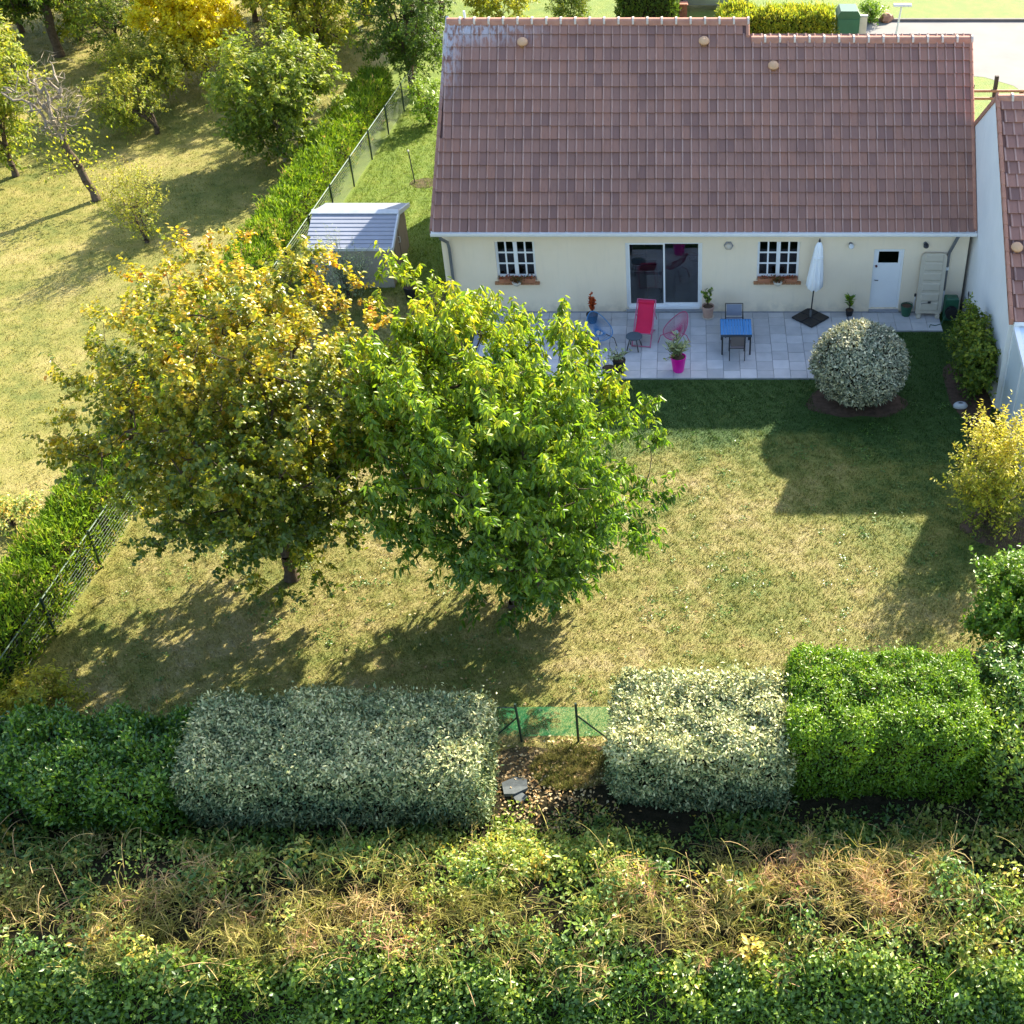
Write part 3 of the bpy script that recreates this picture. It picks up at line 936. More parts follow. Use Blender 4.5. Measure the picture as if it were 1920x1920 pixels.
# wall lamps
def wall_lamp(px, py, label, kind):
    p = Wp(px, py, -0.005)
    t = thing('wall_lamp', label, 'wall lamp', p)
    if kind == 0:
        m = MB(Matrix.Translation(p) @ Matrix.Rotation(R(90), 4, 'X'))
        m.lathe((0, 0, 0), [(0.15, 0.0), (0.15, 0.03), (0.13, 0.05)], 6)
        m.build('housing', 'cobble', t)
        m = MB(Matrix.Translation(p) @ Matrix.Rotation(R(90), 4, 'X'))
        m.lathe((0, 0, 0), [(0.11, 0.05), (0.10, 0.10), (0.05, 0.13), (0, 0.135)], 14)
        m.build('diffuser', 'cream_pot', t, smooth=True)
    else:
        m = MB(Matrix.Translation(p) @ Matrix.Rotation(R(90), 4, 'X'))
        m.lathe((0, 0, 0), [(0.06, 0.0), (0.06, 0.03), (0.02, 0.04), (0.02, 0.09)], 10)
        m.build('bracket', 'zinc', t)
        m = MB(Matrix.Translation(p + Vector((0, -0.14, -0.02))) @ Matrix.Rotation(R(60), 4, 'X'))
        m.lathe((0, 0, 0), [(0.03, -0.06), (0.075, -0.03), (0.085, 0.06), (0.06, 0.075), (0, 0.08)], 12)
        m.build('lamp_head', 'lamp_white' if kind == 1 else 'dark_metal', t, smooth=True)
wall_lamp(1366, 460, 'hexagonal bulkhead wall lamp between the patio door and a window', 0)
wall_lamp(1595, 457, 'small white wall lamp between the parasol and the white door', 1)
wall_lamp(1735, 456, 'small dark wall lamp above the tall beige panel', 2)

# furniture seen through the patio door
t = thing('dining_table', 'dining table with a dark red runner inside the house', 'table', (-1.35, 1.6, 0.1))
MB().box(-1.95, -0.75, 1.2, 2.1, 0.80, 0.84).build('tabletop', 'pale_fabric', t)
MB().box(-1.75, -0.95, 1.55, 1.85, 0.843, 0.87).build('runner', 'burgundy', t)
for a in (-1.85, -0.85):
    for b in (1.3, 2.0):
        MB().box(a - 0.03, a + 0.03, b - 0.03, b + 0.03, 0.10, 0.798).build('leg', 'interior_dark', t)
def inner_chair(x, y, ang, label, m_name):
    t = thing('dining_chair', label, 'chair', (x, y, 0.1))
    M = rotz((x, y, 0.1), ang)
    b = MB(M); b.cbox(-0.24, 0.24, -0.24, 0.24, 0.42, 0.48, 0.02); b.build('seat', m_name, t)
    b = MB(M)
    b.add([(-0.24, -0.26, 0.48), (0.24, -0.26, 0.48), (0.24, -0.33, 0.95), (-0.24, -0.33, 0.95), (-0.24, -0.21, 0.48), (0.24, -0.21, 0.48), (0.22, -0.30, 0.95), (-0.22, -0.30, 0.95)],
          [(0, 1, 2, 3), (7, 6, 5, 4), (0, 3, 7, 4), (1, 5, 6, 2), (3, 2, 6, 7)])
    b.build('backrest', m_name, t)
    for a in (-0.2, 0.2):
        for c in (-0.2, 0.2):
            b = MB(M); b.tube([(a, c, 0.42), (a * 1.15, c * 1.15, 0.0)], 0.018, 6); b.build('leg', 'interior_dark', t)
inner_chair(-1.0, 0.85, 0, 'pale upholstered chair at the dining table just behind the patio door', 'pale_fabric')
inner_chair(-1.55, 2.6, math.pi, 'dark upholstered chair behind the indoor dining table', 'interior_dark')
t = thing('lounge_chair', 'dark reclining lounge chair indoors behind the sliding glass', 'armchair', (0.35, 3.2, 0.1))
b = MB()
b.add([(-0.1, 3.0, 0.45), (-0.1, 3.7, 0.45), (0.5, 3.0, 0.40), (0.5, 3.7, 0.40), (0.95, 3.0, 1.05), (0.95, 3.7, 1.05),
       (-0.1, 3.0, 0.53), (-0.1, 3.7, 0.53), (0.46, 3.0, 0.50), (0.46, 3.7, 0.50), (0.87, 3.0, 1.09), (0.87, 3.7, 1.09)],
      [(1, 0, 2, 3), (3, 2, 4, 5), (6, 7, 9, 8), (8, 9, 11, 10), (0, 6, 8, 2), (2, 8, 10, 4), (7, 1, 3, 9), (9, 3, 5, 11), (4, 10, 11, 5), (0, 1, 7, 6)])
b.build('seat_shell', 'interior_dark', t)
b = MB(); b.tube([(0.4, 3.35, 0.10), (0.4, 3.35, 0.40)], 0.03, 6); b.lathe((0.4, 3.35, 0.10), [(0.25, 0), (0.25, 0.02), (0.03, 0.035)], 14); b.build('pedestal', 'chrome', t)

# ------------------------------------------------------------------ terrace
MB().box(-6.6, 5.20, -3.93, -0.002, -0.05, 0.025).build('terrace', 'cobble')
terr = bpy.data.objects['terrace']
terr['kind'] = 'structure'
rs = random.Random(11)
slabs = {}
def slab(x0, x1, y0, y1):
    key = (round(x1 - x0, 3), round(y1 - y0, 3))
    if key not in slabs:
        w, d = key
        m = MB(); m.cbox(-w / 2 + 0.005, w / 2 - 0.005, -d / 2 + 0.005, d / 2 - 0.005, 0, 0.03, 0.005)
        me = bpy.data.meshes.new('slab')
        me.from_pydata([tuple(v) for v in m.v], [], m.f)
        me.materials.append(MATS['slab'])
        me.update()
        slabs[key] = me
    link('slab', slabs[key], ((x0 + x1) / 2, (y0 + y1) / 2, 0.026 + rs.uniform(0, 0.003)), terr)
for c in range(-14, 9):
    xa = 0.65 + 0.5 * c
    ys = [-3.93]
    y = -3.93 + (0.5 if c % 2 == 0 else 0.42)
    while y < -0.16:
        ys.append(y)
        y += 0.5
    ys.append(-0.142)
    for a, b in zip(ys, ys[1:]):
        if b - a > 0.05:
            slab(xa, xa + 0.5, a, b)
MB().box(5.205, 8.1, -1.22, -0.002, -0.05, 0.022).build('side_terrace', 'cobble')
terr = bpy.data.objects['side_terrace']
terr['kind'] = 'structure'
for c in range(9, 15):
    xa = 0.65 + 0.5 * c
    slab(xa + (0.06 if c == 9 else 0), min(xa + 0.5, 8.1), -1.22, -0.72)
    slab(xa + (0.06 if c == 9 else 0), min(xa + 0.5, 8.1), -0.72, -0.142)

# ------------------------------------------------------------------ neighbour's house on the right
nb = thing('neighbour_house', 'white gabled house with a brown tiled roof adjoining the cream house', 'house', (11, 0, 0))
NY0, NZ0, NRY, NRZ, NX = -5.55, 2.95, -0.1, 7.12, 8.93
NA = math.atan2(NRZ - NZ0, NRY - NY0)
mb = MB()
mb.prism([(-5.45, -0.1), (5.2, -0.1), (5.2, 2.9), (NRY, NRZ - 0.10), (-5.45, 2.9)], 'x', NX, NX + 0.3)
mb.build('gable_wall', 'render_white', nb)
mb = MB()
mb.box(NX + 0.301, 15.9, -5.45, -5.2, -0.1, 2.85)
mb.build('wall', 'render_white', nb)
nroof = thing('roof', 'x', 'x', (11, NRY, NRZ))
del nroof['label']; del nroof['category']
nroof.parent = nb
nroof.location = Vector((11, NRY, NRZ)) - ORG[nb.name]
mb = MB()
mb.add([(NX + 0.02, NY0 + 0.02, NZ0 + 0.005), (16, NY0 + 0.02, NZ0 + 0.005), (16, NRY, NRZ - 0.02), (NX + 0.02, NRY, NRZ - 0.02), (16, 5.35, 2.95), (NX + 0.02, 5.35, 2.95)],
       [(0, 1, 2, 3), (3, 2, 4, 5)])
mb.build('roof_deck', 'roof_tile_neighbour', nroof)
nrow = 17
ng = math.hypot(NRY - NY0, NRZ - NZ0) / nrow
ntm = tile_mesh('tile', 0.29, ng, NA, 'roof_tile_neighbour', roll=0.02)[0]
for row in range(nrow):
    y = NY0 - 0.02 + row * ng * math.cos(NA)
    z = NZ0 + 0.01 + row * ng * math.sin(NA)
    for c in range(5):
        off = 0.145 if row % 2 else 0.0
        j = rs.uniform(-0.006, 0.008)
        link('tile', ntm, (NX + 0.1 + c * 0.29 + off * 0.5, y - j, z + j), nroof)
verge('verge_tile', NX + 0.03, NRY, NRZ, nrow, 'ridge_clay', parent=nroof, ey=NY0, ez=NZ0)
for i in range(12):
    a, b = i / 12, (i + 1) / 12 - 0.005
    m = MB()
    ya, yb = NRY + 5.4 * a, NRY + 5.4 * b
    za, zb = NRZ - 4.15 * a + 0.05, NRZ - 4.15 * b + 0.05
    m.add([(NX - 0.04, ya, za - 0.16), (NX + 0.09, ya, za - 0.16), (NX + 0.09, ya, za), (NX - 0.04, ya, za),
           (NX - 0.04, yb, zb - 0.16), (NX + 0.09, yb, zb - 0.16), (NX + 0.09, yb, zb), (NX - 0.04, yb, zb)],
          [(0, 1, 2, 3), (7, 6, 5, 4), (0, 3, 7, 4), (1, 5, 6, 2), (3, 2, 6, 7), (0, 4, 5, 1)])
    m.build('verge_tile', 'ridge_clay', nroof)
ridge(NX + 0.02, 13.4, NRY, NRZ + 0.03, 0.44, nroof)
vent(1906, 467, nroof, ang=NA, ey=NY0, ez=NZ0)
mb = MB()
mb.prism([(NY0 - 0.09, NZ0 - 0.06), (NY0 - 0.09, NZ0 + 0.04), (NY0 - 0.07, NZ0 + 0.04), (NY0 - 0.06, NZ0 - 0.02), (NY0 - 0.01, NZ0 - 0.03), (NY0 - 0.01, NZ0 - 0.10), (NY0 - 0.05, NZ0 - 0.11)], 'x', NX + 0.1, 16)
mb.build('gutter', 'white_board', nb)
mb = MB()
mb.prism([(-2.2, 5.2), (2.0, 5.2), (-0.1, 8.75)], 'x', 13.4, 16.0)
mb.build('unseen_upper_roof', 'roof_tile_neighbour', nroof)  # unseen taller roof part, added to cast the stepped lawn shadow
# hook on the gable
mb = MB()
p = Vector((NX - 0.02, -0.75, 0.85))
mb.tube([p + Vector((-0.02, 0, 0)), p + Vector((-0.05, 0, 0.12)), p + Vector((-0.05, 0, 0.22)), p + Vector((-0.05, 0.07, 0.28)), p + Vector((-0.05, 0.12, 0.2)), p + Vector((-0.05, 0.06, 0.12))], 0.014, 5)
mb.build('wall_hook', 'dark_metal', nb)
# conservatory in front of it
ver = thing('conservatory', 'pale grey lean-to conservatory with a white panelled roof on the white house', 'conservatory', (10.5, -7.3, 0))
vx = NX + 0.16
mb = MB()
mb.prism([(-9.2, 0.0), (-5.46, 0.0), (-5.46, 2.74), (-9.2, 2.10)], 'x', vx, vx + 0.05)
mb.build('side_panel', 'veranda_panel', ver)
for y in (-5.52, -6.9, -8.2):
    mb = MB()
    zt = 2.74 + (y + 5.46) * 0.171
    mb.box(vx - 0.035, vx - 0.002, y - 0.035, y + 0.035, 0, zt - 0.03)
    mb.build('post', 'white_pvc', ver)
mb = MB()
mb.prism([(-9.3, 2.10), (-5.46, 2.757), (-5.46, 2.87), (-9.3, 2.213)], 'x', vx - 0.06, vx + 0.09)
mb.build('edge_beam', 'white_pvc', ver)
for k in range(6):
    xa = vx + 0.10 + k * 0.62
    mb = MB()
    mb.prism([(-9.3, 2.15), (-5.46, 2.80), (-5.46, 2.83), (-9.3, 2.18)], 'x', xa, xa + 0.56)
    mb.build('roof_panel', 'veranda_roof', ver)
    mb = MB()
    mb.prism([(-9.3, 2.13), (-5.46, 2.78), (-5.46, 2.86), (-9.3, 2.21)], 'x', xa + 0.565, xa + 0.615)
    mb.build('rafter', 'dark_metal' if k == 0 else 'white_pvc', ver)
mb = MB()
mb.box(vx + 0.06, 13, -9.25, -9.2, 0, 2.05)
mb.build('front_panel', 'veranda_panel', ver)
p0, p1 = Vector((NX + 0.02, -8.55, 1.95)), Vector((NX - 0.1, -8.75, 0.02))
mb = MB()
mb.tube([p0, p1], 0.03, 6)
tag(mb.build('garden_pole', 'timber'), 'brown pole leaning against the grey conservatory side', 'pole')

# ------------------------------------------------------------------ things on the terrace
PZ = 0.056
# slatted table
t = thing('garden_table', 'blue slatted garden table on the terrace', 'table', (1.53, -2.15, PZ))
tx0, tx1, ty0, ty1, tz = 1.07, 2.02, -2.68, -1.72, 0.78
for i in range(11):
    a = tx0 + (tx1 - tx0) * i / 11
    MB().cbox(a + 0.004, a + (tx1 - tx0) / 11 - 0.004, ty0 + 0.03, ty1 - 0.03, tz - 0.025, tz, 0.004).build('slat', 'blue_slat', t)
m = MB()
m.box(tx0, tx1, ty0, ty0 + 0.028, tz - 0.075, tz - 0.003)
m.box(tx0, tx1, ty1 - 0.028, ty1, tz - 0.075, tz - 0.003)
m.box(tx0, tx0 + 0.028, ty0 + 0.029, ty1 - 0.029, tz - 0.085, tz - 0.027)
m.box(tx1 - 0.028, tx1, ty0 + 0.029, ty1 - 0.029, tz - 0.085, tz - 0.027)
m.build('frame', 'blue_metal', t)
for a in (tx0 + 0.03, tx1 - 0.07):
    for b in (ty0 + 0.031, ty1 - 0.075):
        MB().box(a, a + 0.05, b, b + 0.05, PZ, tz - 0.087).build('leg', 'dark_metal', t)
def garden_chair(x, y, ang, label, fabric, wide):
    t = thing('garden_chair', label, 'chair', (x, y, PZ), 'chairs at the blue table')
    M = rotz((x, y, PZ), ang)           # faces +y locally
    w = wide / 2
    b = MB(M); b.cbox(-w + 0.03, w - 0.03, -0.22, 0.24, 0.41, 0.43, 0.006); b.build('seat', fabric, t)
    b = MB(M)
    b.add([(-w + 0.03, -0.235, 0.50), (w - 0.03, -0.235, 0.50), (w - 0.03, -0.30, 0.86), (-w + 0.03, -0.30, 0.86),
           (-w + 0.03, -0.222, 0.50), (w - 0.03, -0.222, 0.50), (w - 0.03, -0.287, 0.865), (-w + 0.03, -0.287, 0.865)],
          [(0, 1, 2, 3), (7, 6, 5, 4), (3, 2, 6, 7), (0, 4, 5, 1), (0, 3, 7, 4), (1, 5, 6, 2)])
    b.build('backrest', fabric, t)
    for s in (-w, w):
        b = MB(M); b.tube([(s, -0.31, 0.88), (s, -0.22, 0.43), (s, -0.27, 0.0)], 0.014, 6); b.build('leg', 'dark_metal', t)
        b = MB(M); b.tube([(s, 0.25, 0.62), (s, 0.24, 0.42), (s, 0.28, 0.0)], 0.014, 6); b.build('leg', 'dark_metal', t)
        b = MB(M); b.tube([(s, -0.26, 0.64), (s, 0.0, 0.645), (s, 0.25, 0.63)], 0.016, 6); b.build('armrest', 'dark_metal', t)
    b = MB(M); b.tube([(-w, -0.31, 0.88), (w, -0.31, 0.88)], 0.014, 6); b.tube([(-w, -0.24, 0.42), (w, -0.24, 0.42)], 0.012, 6); b.tube([(-w, 0.24, 0.42), (w, 0.24, 0.42)], 0.012, 6)
    b.build('frame', 'dark_metal', t)
garden_chair(1.57, -2.72, 0.0, 'brown mesh garden chair on the lawn side of the blue table', 'brown_mesh', 0.46)
garden_chair(1.52, -1.38, math.pi, 'blue-grey mesh garden chair on the house side of the blue table', 'grey_mesh', 0.54)

# closed parasol on its slab base
pb = Vector((3.98, -0.52, PZ))
t = thing('parasol', 'closed white parasol on a black slab base by the wall', 'parasol', pb)
for k in range(4):
    M = rotz(pb, R(45 + 90 * k))
    b = MB(M); b.cbox(0.008, 0.42, 0.008, 0.42, 0.03, 0.085, 0.012); b.build('base_slab', 'black_plastic', t)
M = rotz(pb, R(45))
b = MB(M); b.box(-0.38, 0.38, -0.03, 0.03, 0.0, 0.028); b.box(-0.03, 0.03, -0.38, -0.031, 0.0, 0.028); b.box(-0.03, 0.03, 0.031, 0.38, 0.0, 0.028); b.tube([(0, 0, 0.02), (0, 0, 0.32)], 0.035, 10)
b.build('base_cross', 'zinc', t)
top = pb + Vector((0.13, 0.05, 2.72))
b = MB(); b.tube([pb + Vector((0, 0, 0.1)), top], 0.022, 8); b.build('pole', 'dark_metal', t)
def canopy_at(f):
    return pb + (top - pb) * f
b = MB()
prof = [(0.19, 0.40), (0.23, 0.42), (0.215, 0.52), (0.185, 0.66), (0.15, 0.80), (0.115, 0.92), (0.075, 0.965), (0.03, 0.985)]
vs, fs, n = [], [], 32
for i, (r, f) in enumerate(prof):
    c = canopy_at(f)
    for k in range(n):
        a = 2 * math.pi * k / n
        rr = r * (1 + 0.20 * math.cos(8 * a + f * 3) * (1 - max(0, f - 0.9) * 6))
        dz = 0.05 * math.cos(8 * a + 1) if i < 2 else 0
        vs.append(c + Vector((rr * math.cos(a), rr * math.sin(a), dz)))
for i in range(len(prof) - 1):
    for k in range(n):
        a, d = i * n + k, i * n + (k + 1) % n
        fs.append((a, d, d + n, a + n))
fs.append(tuple(range((len(prof) - 1) * n, len(prof) * n)))
b.add(vs, fs)
b.build('canopy', 'canvas', t, smooth=True)
b = MB(); b.tube([canopy_at(0.98), canopy_at(1.0), canopy_at(1.03)], [0.03, 0.035, 0.01], 8); b.build('finial', 'dark_metal', t)
b = MB()
c0 = canopy_at(0.80)
b.lathe(c0, [(0.165, -0.02), (0.17, 0.0), (0.165, 0.03)], 16)
b.build('tie_strap', 'canvas', t)

# red deckchair
dx, dy = -1.28, -1.62
t = thing('deckchair', 'red sling deckchair in front of the patio door', 'deckchair', (dx, dy, PZ))
M = rotz((dx, dy, PZ), R(-8))
top_, fr = Vector((0, 0.55, 0.98)), Vector((0, -0.38, 0.36))
sl = []
for i in range(13):
    s = i / 12
    p = top_.lerp(fr, s)
    p.z -= 0.17 * math.sin(math.pi * min(1, s * 1.02)) ** 1.0 * (0.5 + s)
    p.y -= 0.0
    sl.append(p)
b = MB(M)
vs, fs = [], []
for p in sl:
    for x in (-0.25, 0.25):
        vs.append((x, p.y, p.z))
for p in sl:
    for x in (-0.25, 0.25):
        vs.append((x, p.y + 0.006, p.z - 0.010))
nn = len(sl)
for i in range(nn - 1):
    fs.append((2 * i, 2 * i + 2, 2 * i + 3, 2 * i + 1))
    o2 = 2 * nn
    fs.append((o2 + 2 * i + 1, o2 + 2 * i + 3, o2 + 2 * i + 2, o2 + 2 * i))
    fs.append((2 * i, o2 + 2 * i, o2 + 2 * i + 2, 2 * i + 2))
    fs.append((2 * i + 1, 2 * i + 3, o2 + 2 * i + 3, o2 + 2 * i + 1))
b.add(vs, fs)
b.build('sling', 'red_fabric', t)
b = MB(M); b.cbox(-0.25, 0.25, 0.47, 0.60, 0.90, 1.0, 0.03); b.build('headrest', 'red_fabric', t)
for s in (-0.285, 0.285):
    b = MB(M); b.tube([(s, 0.60, 1.0), (s, -0.62, 0.02)], 0.02, 6); b.build('rail', 'pink_paint', t)
    b = MB(M); b.tube([(s * 0.93, -0.42, 0.38), (s * 0.93, 0.42, 0.02)], 0.018, 6); b.build('leg', 'pink_paint', t)
    b = MB(M); b.tube([(s * 1.06, 0.28, 0.72), (s * 1.06, 0.62, 0.30)], 0.014, 6); b.build('prop', 'pink_paint', t)
b = MB(M)
for y, z in ((0.60, 1.0), (-0.60, 0.035), (-0.42, 0.38), (0.40, 0.035)):
    b.tube([(-0.285, y, z), (0.285, y, z)], 0.016, 6)
b.build('crossbar', 'pink_paint', t)

# round side table
sx, sy = -1.57, -2.28
t = thing('side_table', 'small round dark blue table on splayed legs beside the deckchair', 'side table', (sx, sy, PZ))
b = MB(); b.lathe((sx, sy, PZ), [(0.24, 0.42), (0.255, 0.43), (0.255, 0.445), (0.24, 0.455), (0.0, 0.455)], 24); b.build('tabletop', 'teal_dark', t)
for k in range(4):
    a = R(30 + 90 * k)
    c, s = math.cos(a), math.sin(a)
    b = MB(); b.tube([(sx + 0.14 * c, sy + 0.14 * s, PZ + 0.42), (sx + 0.26 * c, sy + 0.26 * s, PZ)], 0.017, 6); b.build('leg', 'dark_metal', t)

# cord armchairs with an egg-shaped rim
def egg_chair(x, y, ang, label, rim, cord):
    t = thing('cord_armchair', label, 'chair', (x, y, PZ))
    M = rotz((x, y, PZ), ang)            # opens towards -y locally
    n = 36
    pts, inner = [], []
    for i in range(n):
        a = 2 * math.pi * i / n
        w = 0.40 * (1 - 0.20 * math.sin(a))
        u = 0.52 * math.sin(a)
        xx = w * math.cos(a)
        yy = 0.18 + u * 0.72
        zz = 0.58 + u * 0.62 - 0.05 * math.cos(2 * a)
        pts.append(Vector((xx, yy, zz)))
    core = Vector((0, 0.16, 0.34))
    b = MB(M); b.tube(pts + [pts[0]], 0.014, 6, caps=False); b.build('rim', rim, t)
    b = MB(M)
    for i in range(n):
        for h in (0, 0.5):
            p = pts[i].lerp(pts[(i + 1) % n], h)
            q = core + (p - core) * 0.28
            q.z = 0.36 + (p.z - 0.36) * 0.10
            mid = (p + q) / 2 + Vector((0, 0.03, -0.07))
            b.tube([p, mid, q], 0.005, 3, caps=False)
    b.build('cord_seat', cord, t)
    b = MB(M)
    ring = []
    for i in range(n):
        p = pts[i]
        q = core + (p - core) * 0.28
        q.z = 0.36 + (p.z - 0.36) * 0.10
        ring.append(q)
    b.tube(ring + [ring[0]], 0.010, 5, caps=False)
    b.build('seat_ring', rim, t)
    for px_, py_ in ((-0.33, -0.28), (0.33, -0.28), (-0.25, 0.52), (0.25, 0.52)):
        b = MB(M); b.tube([(px_ * 0.45, 0.16 + (py_ - 0.1) * 0.35, 0.35), (px_ * 0.85, py_ * 0.8, 0.27), (px_, py_, 0.0)], 0.013, 6); b.build('leg', 'dark_metal' if rim == 'blue_cord' else rim, t)
egg_chair(-2.55, -2.12, R(38), 'blue cord armchair with an egg-shaped frame on the terrace', 'blue_cord', 'blue_cord')
egg_chair(-0.42, -2.05, R(-52), 'pink cord armchair with an egg-shaped frame by the magenta pot', 'pink_cord', 'pink_cord')

# ------------------------------------------------------------------ pots
def pot(name, label, cat, x, y, r, h, mname, prof=None, z=PZ, soil='soil'):
    t = thing(name, label, cat, (x, y, z))
    prof = prof or [(0.68, 0.0), (0.72, 0.05), (0.95, 0.86), (1.0, 0.88), (1.0, 1.0), (0.90, 1.0), (0.87, 0.90), (0.0, 0.89)]
    b = MB(); b.lathe((x, y, z), [(r * a, h * k) for a, k in prof], 22); b.build('pot', mname, t)
    b = MB(); b.lathe((x, y, z + h * 0.885), [(r * 0.86, 0.0), (r * 0.8, 0.02), (0.0, 0.03)], 14); b.build('soil', soil, t)
    return t
def plant_in(t, rng, x, y, z, n, spread, height, L, W, mname, part='foliage', arch=0.5, tint=(0.2, 0.9), stems=8):
    """stems rising from the pot with leaves along them"""
    b = MB()
    Cs, As = [], []
    for s in range(stems):
        a = rng.uniform(0, 2 * math.pi)
        d = Vector((math.cos(a), math.sin(a), 0))
        hh = height * rng.uniform(0.65, 1.05)
        sp = spread * rng.uniform(0.3, 1.0)
        pts = [Vector((x, y, z)) + d * sp * (k / 4) ** 1.3 + Vector((0, 0, hh * (k / 4) ** (1 - 0.25 * arch))) for k in range(5)]
        b.tube(pts, [0.012, 0.010, 0.008, 0.006, 0.004], 4)
        for k in range(n // stems):
            u = rng.uniform(0.25, 1.0)
            i = min(3, int(u * 4))
            p = pts[i].lerp(pts[i + 1], u * 4 - i)
            Cs.append(p)
            ra = rng.uniform(0, 2 * math.pi)
            As.append((math.cos(ra), math.sin(ra), rng.uniform(-0.3, 0.9) + (0.6 if arch < 0.3 else 0)))
    b.build('stem', 'bark', t)
    C = np.array([tuple(c) for c in Cs])
    A = np.array(As)
    N = rng.normal(size=A.shape) * 0.6 + np.array([0, 0, 1.0])
    m = len(C)
    leaves(part, rng, C, A, N, rng.uniform(0.7, 1.2, m) * L, rng.uniform(0.7, 1.2, m) * W, rng.uniform(tint[0], tint[1], m), mname, t, 0.15, 0.15)
rng = np.random.default_rng(21)
t = pot('magenta_planter', 'bright magenta planter with a bushy green plant on the terrace', 'planter', -0.21, -3.52, 0.235, 0.50, 'magenta')
plant_in(t, rng, -0.21, -3.52, PZ + 0.44, 340, 0.42, 0.62, 0.22, 0.045, 'leaf_grey', arch=0.1, stems=20)
plant_in(t, rng, -0.33, -3.50, PZ + 0.44, 60, 0.65, 0.30, 0.08, 0.035, 'leaf_bramble', part='trailing_foliage', arch=1.0, stems=7)
t = pot('terracotta_planter', 'pale terracotta pot with a leafy plant beside the patio door', 'planter', 0.72, -0.42, 0.20, 0.42, 'pale_terracotta')
b = MB(); b.lathe((0.72, -0.42, PZ), [(0.17, 0.0), (0.205, 0.035), (0.19, 0.035), (0.0, 0.02)], 18); b.build('saucer', 'cream_pot', t)
plant_in(t, rng, 0.72, -0.42, PZ + 0.38, 60, 0.20, 0.62, 0.13, 0.09, 'leaf_ivy', arch=0.2, stems=6)
t = pot('orange_plant', 'black pot holding an orange and russet plant near the blue chair', 'potted plant', -2.95, -0.72, 0.19, 0.30, 'black_plastic')
plant_in(t, rng, -2.95, -0.72, PZ + 0.27, 190, 0.16, 0.72, 0.10, 0.07, 'leaf_flower', arch=0.1, tint=(0.45, 1.0), stems=7)
t = pot('trailing_planter', 'black planter with pale trailing leaves at the terrace edge', 'planter', -1.98, -3.62, 0.20, 0.46, 'black_plastic')
plant_in(t, rng, -1.98, -3.62, PZ + 0.42, 130, 0.52, 0.30, 0.11, 0.05, 'leaf_grey', arch=1.0, stems=11)
t = pot('glazed_pot', 'low black bowl with a pale rim beside the trailing planter', 'planter', -2.28, -3.75, 0.22, 0.22, 'black_plastic')
b = MB(); b.tube([(-2.28 + 0.22 * math.cos(a), -3.75 + 0.22 * math.sin(a), PZ + 0.225) for a in [2 * math.pi * k / 20 for k in range(21)]], 0.016, 5, caps=False); b.build('rim', 'cream_pot', t)
t = pot('wall_plant', 'small upright green plant in a dark pot below the white wall lamp', 'potted plant', 5.24, -0.30, 0.13, 0.20, 'black_plastic')
plant_in(t, rng, 5.24, -0.30, PZ + 0.17, 44, 0.10, 0.55, 0.20, 0.06, 'leaf_privet', arch=0.05, stems=6)
t = pot('black_tub', 'large black tub on the terrace behind the green tree', 'tub', -3.15, -2.2, 0.30, 0.40, 'black_plastic')
# window boxes and bowls on the sills
for xa, xb, z, label in ((-5.87, -4.75, 1.105, 'narrow window box with dark red flowers on the sill near the downpipe'),
                         (2.30, 3.52, 1.115, 'narrow window box with dark red flowers on the sill behind the parasol')):
    t = thing('window_box', label, 'window box', ((xa + xb) / 2, -0.01, z))
    b = MB()
    b.add([(xa, -0.085, z), (xb, -0.085, z), (xb, 0.07, z), (xa, 0.07, z), (xa - 0.02, -0.098, z + 0.13), (xb + 0.02, -0.098, z + 0.13), (xb + 0.02, 0.085, z + 0.13), (xa - 0.02, 0.085, z + 0.13)],
          [(3, 2, 1, 0), (4, 5, 6, 7), (0, 1, 5, 4), (2, 3, 7, 6), (0, 4, 7, 3), (1, 2, 6, 5)])
    b.build('trough', 'terracotta', t)
    n = 150
    C = np.stack([rng.uniform(xa, xb, n), rng.uniform(-0.10, 0.07, n), rng.uniform(z + 0.10, z + 0.19, n)], 1)
    leaves('foliage', rng, C, rng.normal(size=(n, 3)), rng.normal(size=(n, 3)) + [0, 0, 1], np.full(n, 0.07), np.full(n, 0.05), rng.uniform(0, 0.75, n), 'leaf_flower', t, shape='rhomb')
    xm = (xa + xb) / 2
    tt = thing('flower_bowl', label.replace('narrow window box with dark red flowers on the sill', 'round pale bowl of dark foliage hung on the sill'), 'bowl', (xm, -0.22, z))
    b = MB(); b.lathe((xm, -0.215, z - 0.03), [(0.06, 0.0), (0.12, 0.05), (0.155, 0.14), (0.145, 0.15), (0.0, 0.13)], 18); b.build('bowl', 'cream_pot', tt, smooth=True)
    n = 140
    C = np.stack([xm + rng.normal(0, 0.085, n), -0.215 + rng.normal(0, 0.055, n), z + 0.12 + rng.uniform(0, 0.12, n)], 1)
    leaves('foliage', rng, C, rng.normal(size=(n, 3)) + [0, 0, -0.2], rng.normal(size=(n, 3)) + [0, 0, 1], np.full(n, 0.09), np.full(n, 0.045), rng.uniform(0, 0.35, n), 'leaf_flower', tt, shape='rhomb')

